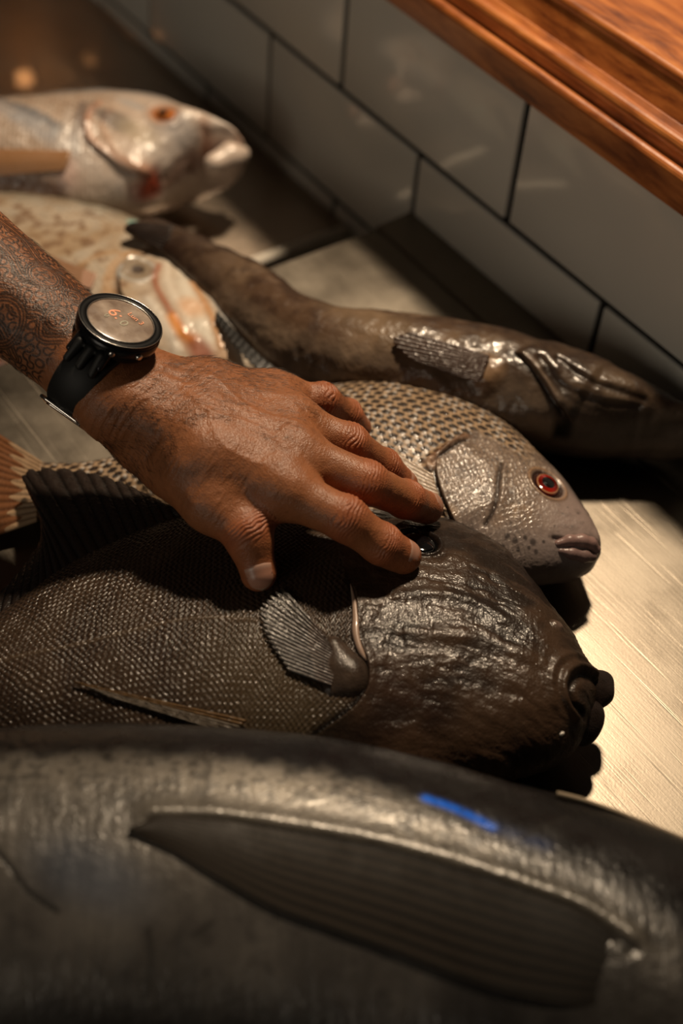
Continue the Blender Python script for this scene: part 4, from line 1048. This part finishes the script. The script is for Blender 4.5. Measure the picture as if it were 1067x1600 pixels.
# hairs on the wrist, the forearm and the outer half of the back of the hand
def hairs(n, sel, seed, ln, name):
    rr = np.random.default_rng(seed); idx = rr.choice(np.where(sel)[0], n)
    Vh, Fh = [], []
    p0 = V2[idx]; nn = NN[idx]; tang = ax * .85 + lat * .55 + rr.normal(0, .28, (n, 3))
    tang -= nn * (tang * nn).sum(1)[:, None]; tang /= np.linalg.norm(tang, axis=1)[:, None]
    L = ln * rr.uniform(.5, 1.2, n); side = np.cross(tang, nn)
    k = 4; pts = []
    lift = rr.uniform(.12, .40, n)[:, None]
    bend = rr.normal(0, .25, n)[:, None]
    for i in range(k):
        t = i / (k - 1); pts.append(p0 + tang * (L[:, None] * t) + nn * (L[:, None] * lift * (t - .55 * t * t)) + side * bend * L[:, None] * t * t - nn * .0001)
    pts = np.stack(pts, 1); rad = np.linspace(.000075, .00002, k)
    rings = []
    for a_ in (0, 2.094, 4.189):
        rings.append(pts + rad[None, :, None] * (math.cos(a_) * nn[:, None] + math.sin(a_) * side[:, None]))
    R_ = np.stack(rings, 2).reshape(n, k * 3, 3)
    q = [(i * 3 + a_, (i + 1) * 3 + a_, (i + 1) * 3 + (a_ + 1) % 3, i * 3 + (a_ + 1) % 3) for i in range(k - 1) for a_ in range(3)]
    F = (np.array(q)[None] + (np.arange(n) * k * 3)[:, None, None]).reshape(-1, 4)
    o = link(name, mesh_np(name, R_.reshape(-1, 3), F), person, M_hair); tag(o, kind='stuff'); return o
M_hair = plain('hair', (.035, .018, .010), .4, spec=.5)
hz = vnoise(V, .01, 77)
w_ = (hx > -.10) & (hx < .085) & (up3 > -.35) & ((hx < .045) | (hy > -.012 + (hx - .045) * .3)) & ((hx > .006) | (hx < -.045)) & (rng.random(nV) < .35 + .6 * hz)
hairs(2600, w_ & (hx < .055), 3, .0070, 'arm_hair')
hairs(260, w_ & (hx >= .055), 4, .0055, 'hand_hair')

# ------------------------------------------------------------------ wristwatch
watch = tag(empty('wristwatch'), 'round black wristwatch with black strap worn on the tattooed wrist', 'watch')
Wx = unit(ax - Wn * (ax @ Wn)); Wy = np.cross(Wn, Wx)
def wl(x, y, z): return Wc + Wx * x + Wy * y + Wn * z
def rings(prof, n=96):
    A = np.linspace(0, 2 * np.pi, n, endpoint=False)
    return np.stack([np.array([wl(r_ * math.cos(a_), r_ * math.sin(a_), z_) for a_ in A]) for r_, z_ in prof])
M_black = plain('black_resin', (.005, .005, .006), .45, spec=.12)
M_blackm = plain('black_metal', (.02, .02, .022), .25, .6)
M_sil = plain('worn_metal_edge', (.75, .72, .68), .22, 1.0)
M_strap = plain('black_rubber', (.006, .006, .006), .6)
loft_closed('case', rings([(.0185, -.0118), (.0205, -.0108), (.0222, -.0075), (.0226, -.004), (.0222, -.0018), (.0212, -.0008), (.010, -.0008)]), M_blackm, watch)
bz = loft_closed('bezel', rings([(.0205, -.0016), (.0224, -.0012), (.0226, .0004), (.0219, .0013), (.0188, .0013), (.0180, .0006), (.0180, -.001), (.019, -.0016)]), M_black, watch)
def ring_obj(name, R0, z0, r0, mat, par, n=96, m=8):
    A = np.linspace(0, 2 * np.pi, n, endpoint=False); B_ = np.linspace(0, 2 * np.pi, m, endpoint=False)
    V_ = np.array([[wl((R0 + r0 * math.cos(b_)) * math.cos(a_), (R0 + r0 * math.cos(b_)) * math.sin(a_), z0 + r0 * math.sin(b_)) for b_ in B_] for a_ in A])
    F = grid_faces(n + 1, m, True); F = F % (n * m)
    return link(name, mesh_np(name, V_.reshape(-1, 3), F), par, mat)
ring_obj('bezel_edge', .02215, .00105, .00022, M_sil, bz)
ring_obj('screen_rim', .01795, .0011, .00030, M_sil, bz)
def mat_screen():
    m, nt, b = new_mat('watch_glass')
    c = coords(nt); n = N(nt, 'ShaderNodeTexNoise', Scale=90.0, Detail=5.0); nt.links.new(c, n.inputs['Vector'])
    nt.links.new(ramp(nt, n.outputs['Fac'], .35, (.22, .16, .125, 1), .7, (.46, .37, .30, 1)), b.inputs['Base Color'])
    n2 = N(nt, 'ShaderNodeTexNoise', Scale=160.0, Detail=4.0); nt.links.new(c, n2.inputs['Vector'])
    nt.links.new(ramp(nt, n2.outputs['Fac'], .35, .18, .7, .42), b.inputs['Roughness'])
    b.inputs['Coat Weight'].default_value = .6; b.inputs['Coat Roughness'].default_value = .12
    return m
loft_closed('screen', rings([(.0179, -.0006), (.0179, .0007), (.017, .00095), (.012, .0012), (.0002, .0014)]), mat_screen(), watch)
def text(body, x, y, size, rot, mat, z=.00148, ext=.00006):
    cu = bpy.data.curves.new('watch_text', 'FONT'); cu.body = body; cu.size = size; cu.extrude = ext; cu.align_x = 'CENTER'; cu.align_y = 'CENTER'
    o = bpy.data.objects.new('t', cu); col.objects.link(o)
    dg = bpy.context.evaluated_depsgraph_get(); dg.update(); me_ = bpy.data.meshes.new_from_object(o.evaluated_get(dg)); bpy.data.objects.remove(o)
    # reading direction runs to the lower right of the picture, letters upright towards the far side
    rd = unit(Wx * math.cos(rot) + Wy * math.sin(rot)); ud = np.cross(Wn, rd)
    n = len(me_.vertices); V_ = np.empty(n * 3, np.float32); me_.vertices.foreach_get('co', V_); V_ = V_.reshape(-1, 3)
    P_ = wl(x, y, z) + V_[:, :1] * rd + V_[:, 1:2] * ud + V_[:, 2:3] * Wn
    me_.vertices.foreach_set('co', P_.astype(np.float32).ravel()); me_.update()
    return link('watch_text', me_, bpy.data.objects['screen'], mat)
M_t1 = plain('screen_orange', (1.0, .42, .24), .5); M_t2 = plain('screen_grey', (.42, .40, .30), .5)
tr_ = -.12
text('6:', -.0048, .0016, .0108, tr_, M_t1); text('Lun 3', .0040, .0078, .0046, tr_, M_t1)
text('0', .0026, -.0012, .0078, tr_, M_t2); text('0', -.0066, -.0040, .0044, tr_, M_t2)
# strap, following the wrist
def arm_sdf(p):
    d = 1e9
    for a, b, ra, rb in ARM: d = smin(d, sdf_cone(p[None], np.asarray(a), np.asarray(b), ra, rb)[0], .009)
    return d
def around(phi, s_, off):
    dr = up_ * math.cos(phi) + lat * math.sin(phi); p = W0 + ax * s_ + dr * .03
    for _ in range(8): p = p - dr * (arm_sdf(p) - off)
    return p, dr
S = []
for phi in np.linspace(0, 2 * np.pi, 72, endpoint=False):
    rim_ = []
    for s_, o_ in ((-.0110, .0004), (-.0112, .0022), (-.0100, .0030), (0, .0032), (.0100, .0030), (.0112, .0022), (.0110, .0004)):
        rim_.append(around(phi, s_, o_)[0])
    S.append(rim_)
S = np.array(S); nS, mS = S.shape[:2]
strap = link('strap', mesh_np('strap', S.reshape(-1, 3), grid_faces(nS + 1, mS, True) % (nS * mS)), watch, M_strap)
# lugs joining case and strap
for sy in (-1, 1):
    for sx in (-1, 1):
        a_ = wl(sx * .0085, sy * .0195, -.0055); b_ = wl(sx * .0098, sy * .0262, -.0120)
        sdf_obj('lug', [(a_, b_, .0028, .0018)], .002, .0006, M_blackm, watch)
# strap end pieces with ribs
for sy in (-1, 1):
    a_ = wl(0, sy * .0225, -.0075); b_ = wl(0, sy * .0285, -.0165)
    sdf_obj('strap_end', [(a_ - Wx * .007, b_ - Wx * .008, .0026, .0022), (a_ + Wx * .007, b_ + Wx * .008, .0026, .0022), (a_, b_, .0026, .0022)], .004, .0008, M_strap, strap)
# side buttons
for a_deg in (-25, -62):
    a_ = math.radians(a_deg); c_ = wl(.0222 * math.cos(a_), .0222 * math.sin(a_), -.0045); d_ = unit(c_ - wl(0, 0, -.0045))
    tube('button', [c_, c_ + d_ * .0014, c_ + d_ * .0020], [.0019, .0018, .0010], M_sil, watch, 14)
BUCKLE = ((-1.95, -.0125), (-1.95, .0125), (-2.35, .0125), (-2.35, -.0125))
# buckle on the underside edge
pb = [around(ph_, s_, .0046)[0] for ph_, s_ in BUCKLE]
pb = np.array(pb + pb[:1])
bk = []
for i in range(4):
    for t in np.linspace(0, 1, 8, endpoint=False): bk.append(pb[i] * (1 - t) + pb[i + 1] * t)
bk = np.array(bk + [bk[0]])
tube('buckle', bk, .0011, M_sil, watch, 8)
rebase(watch)
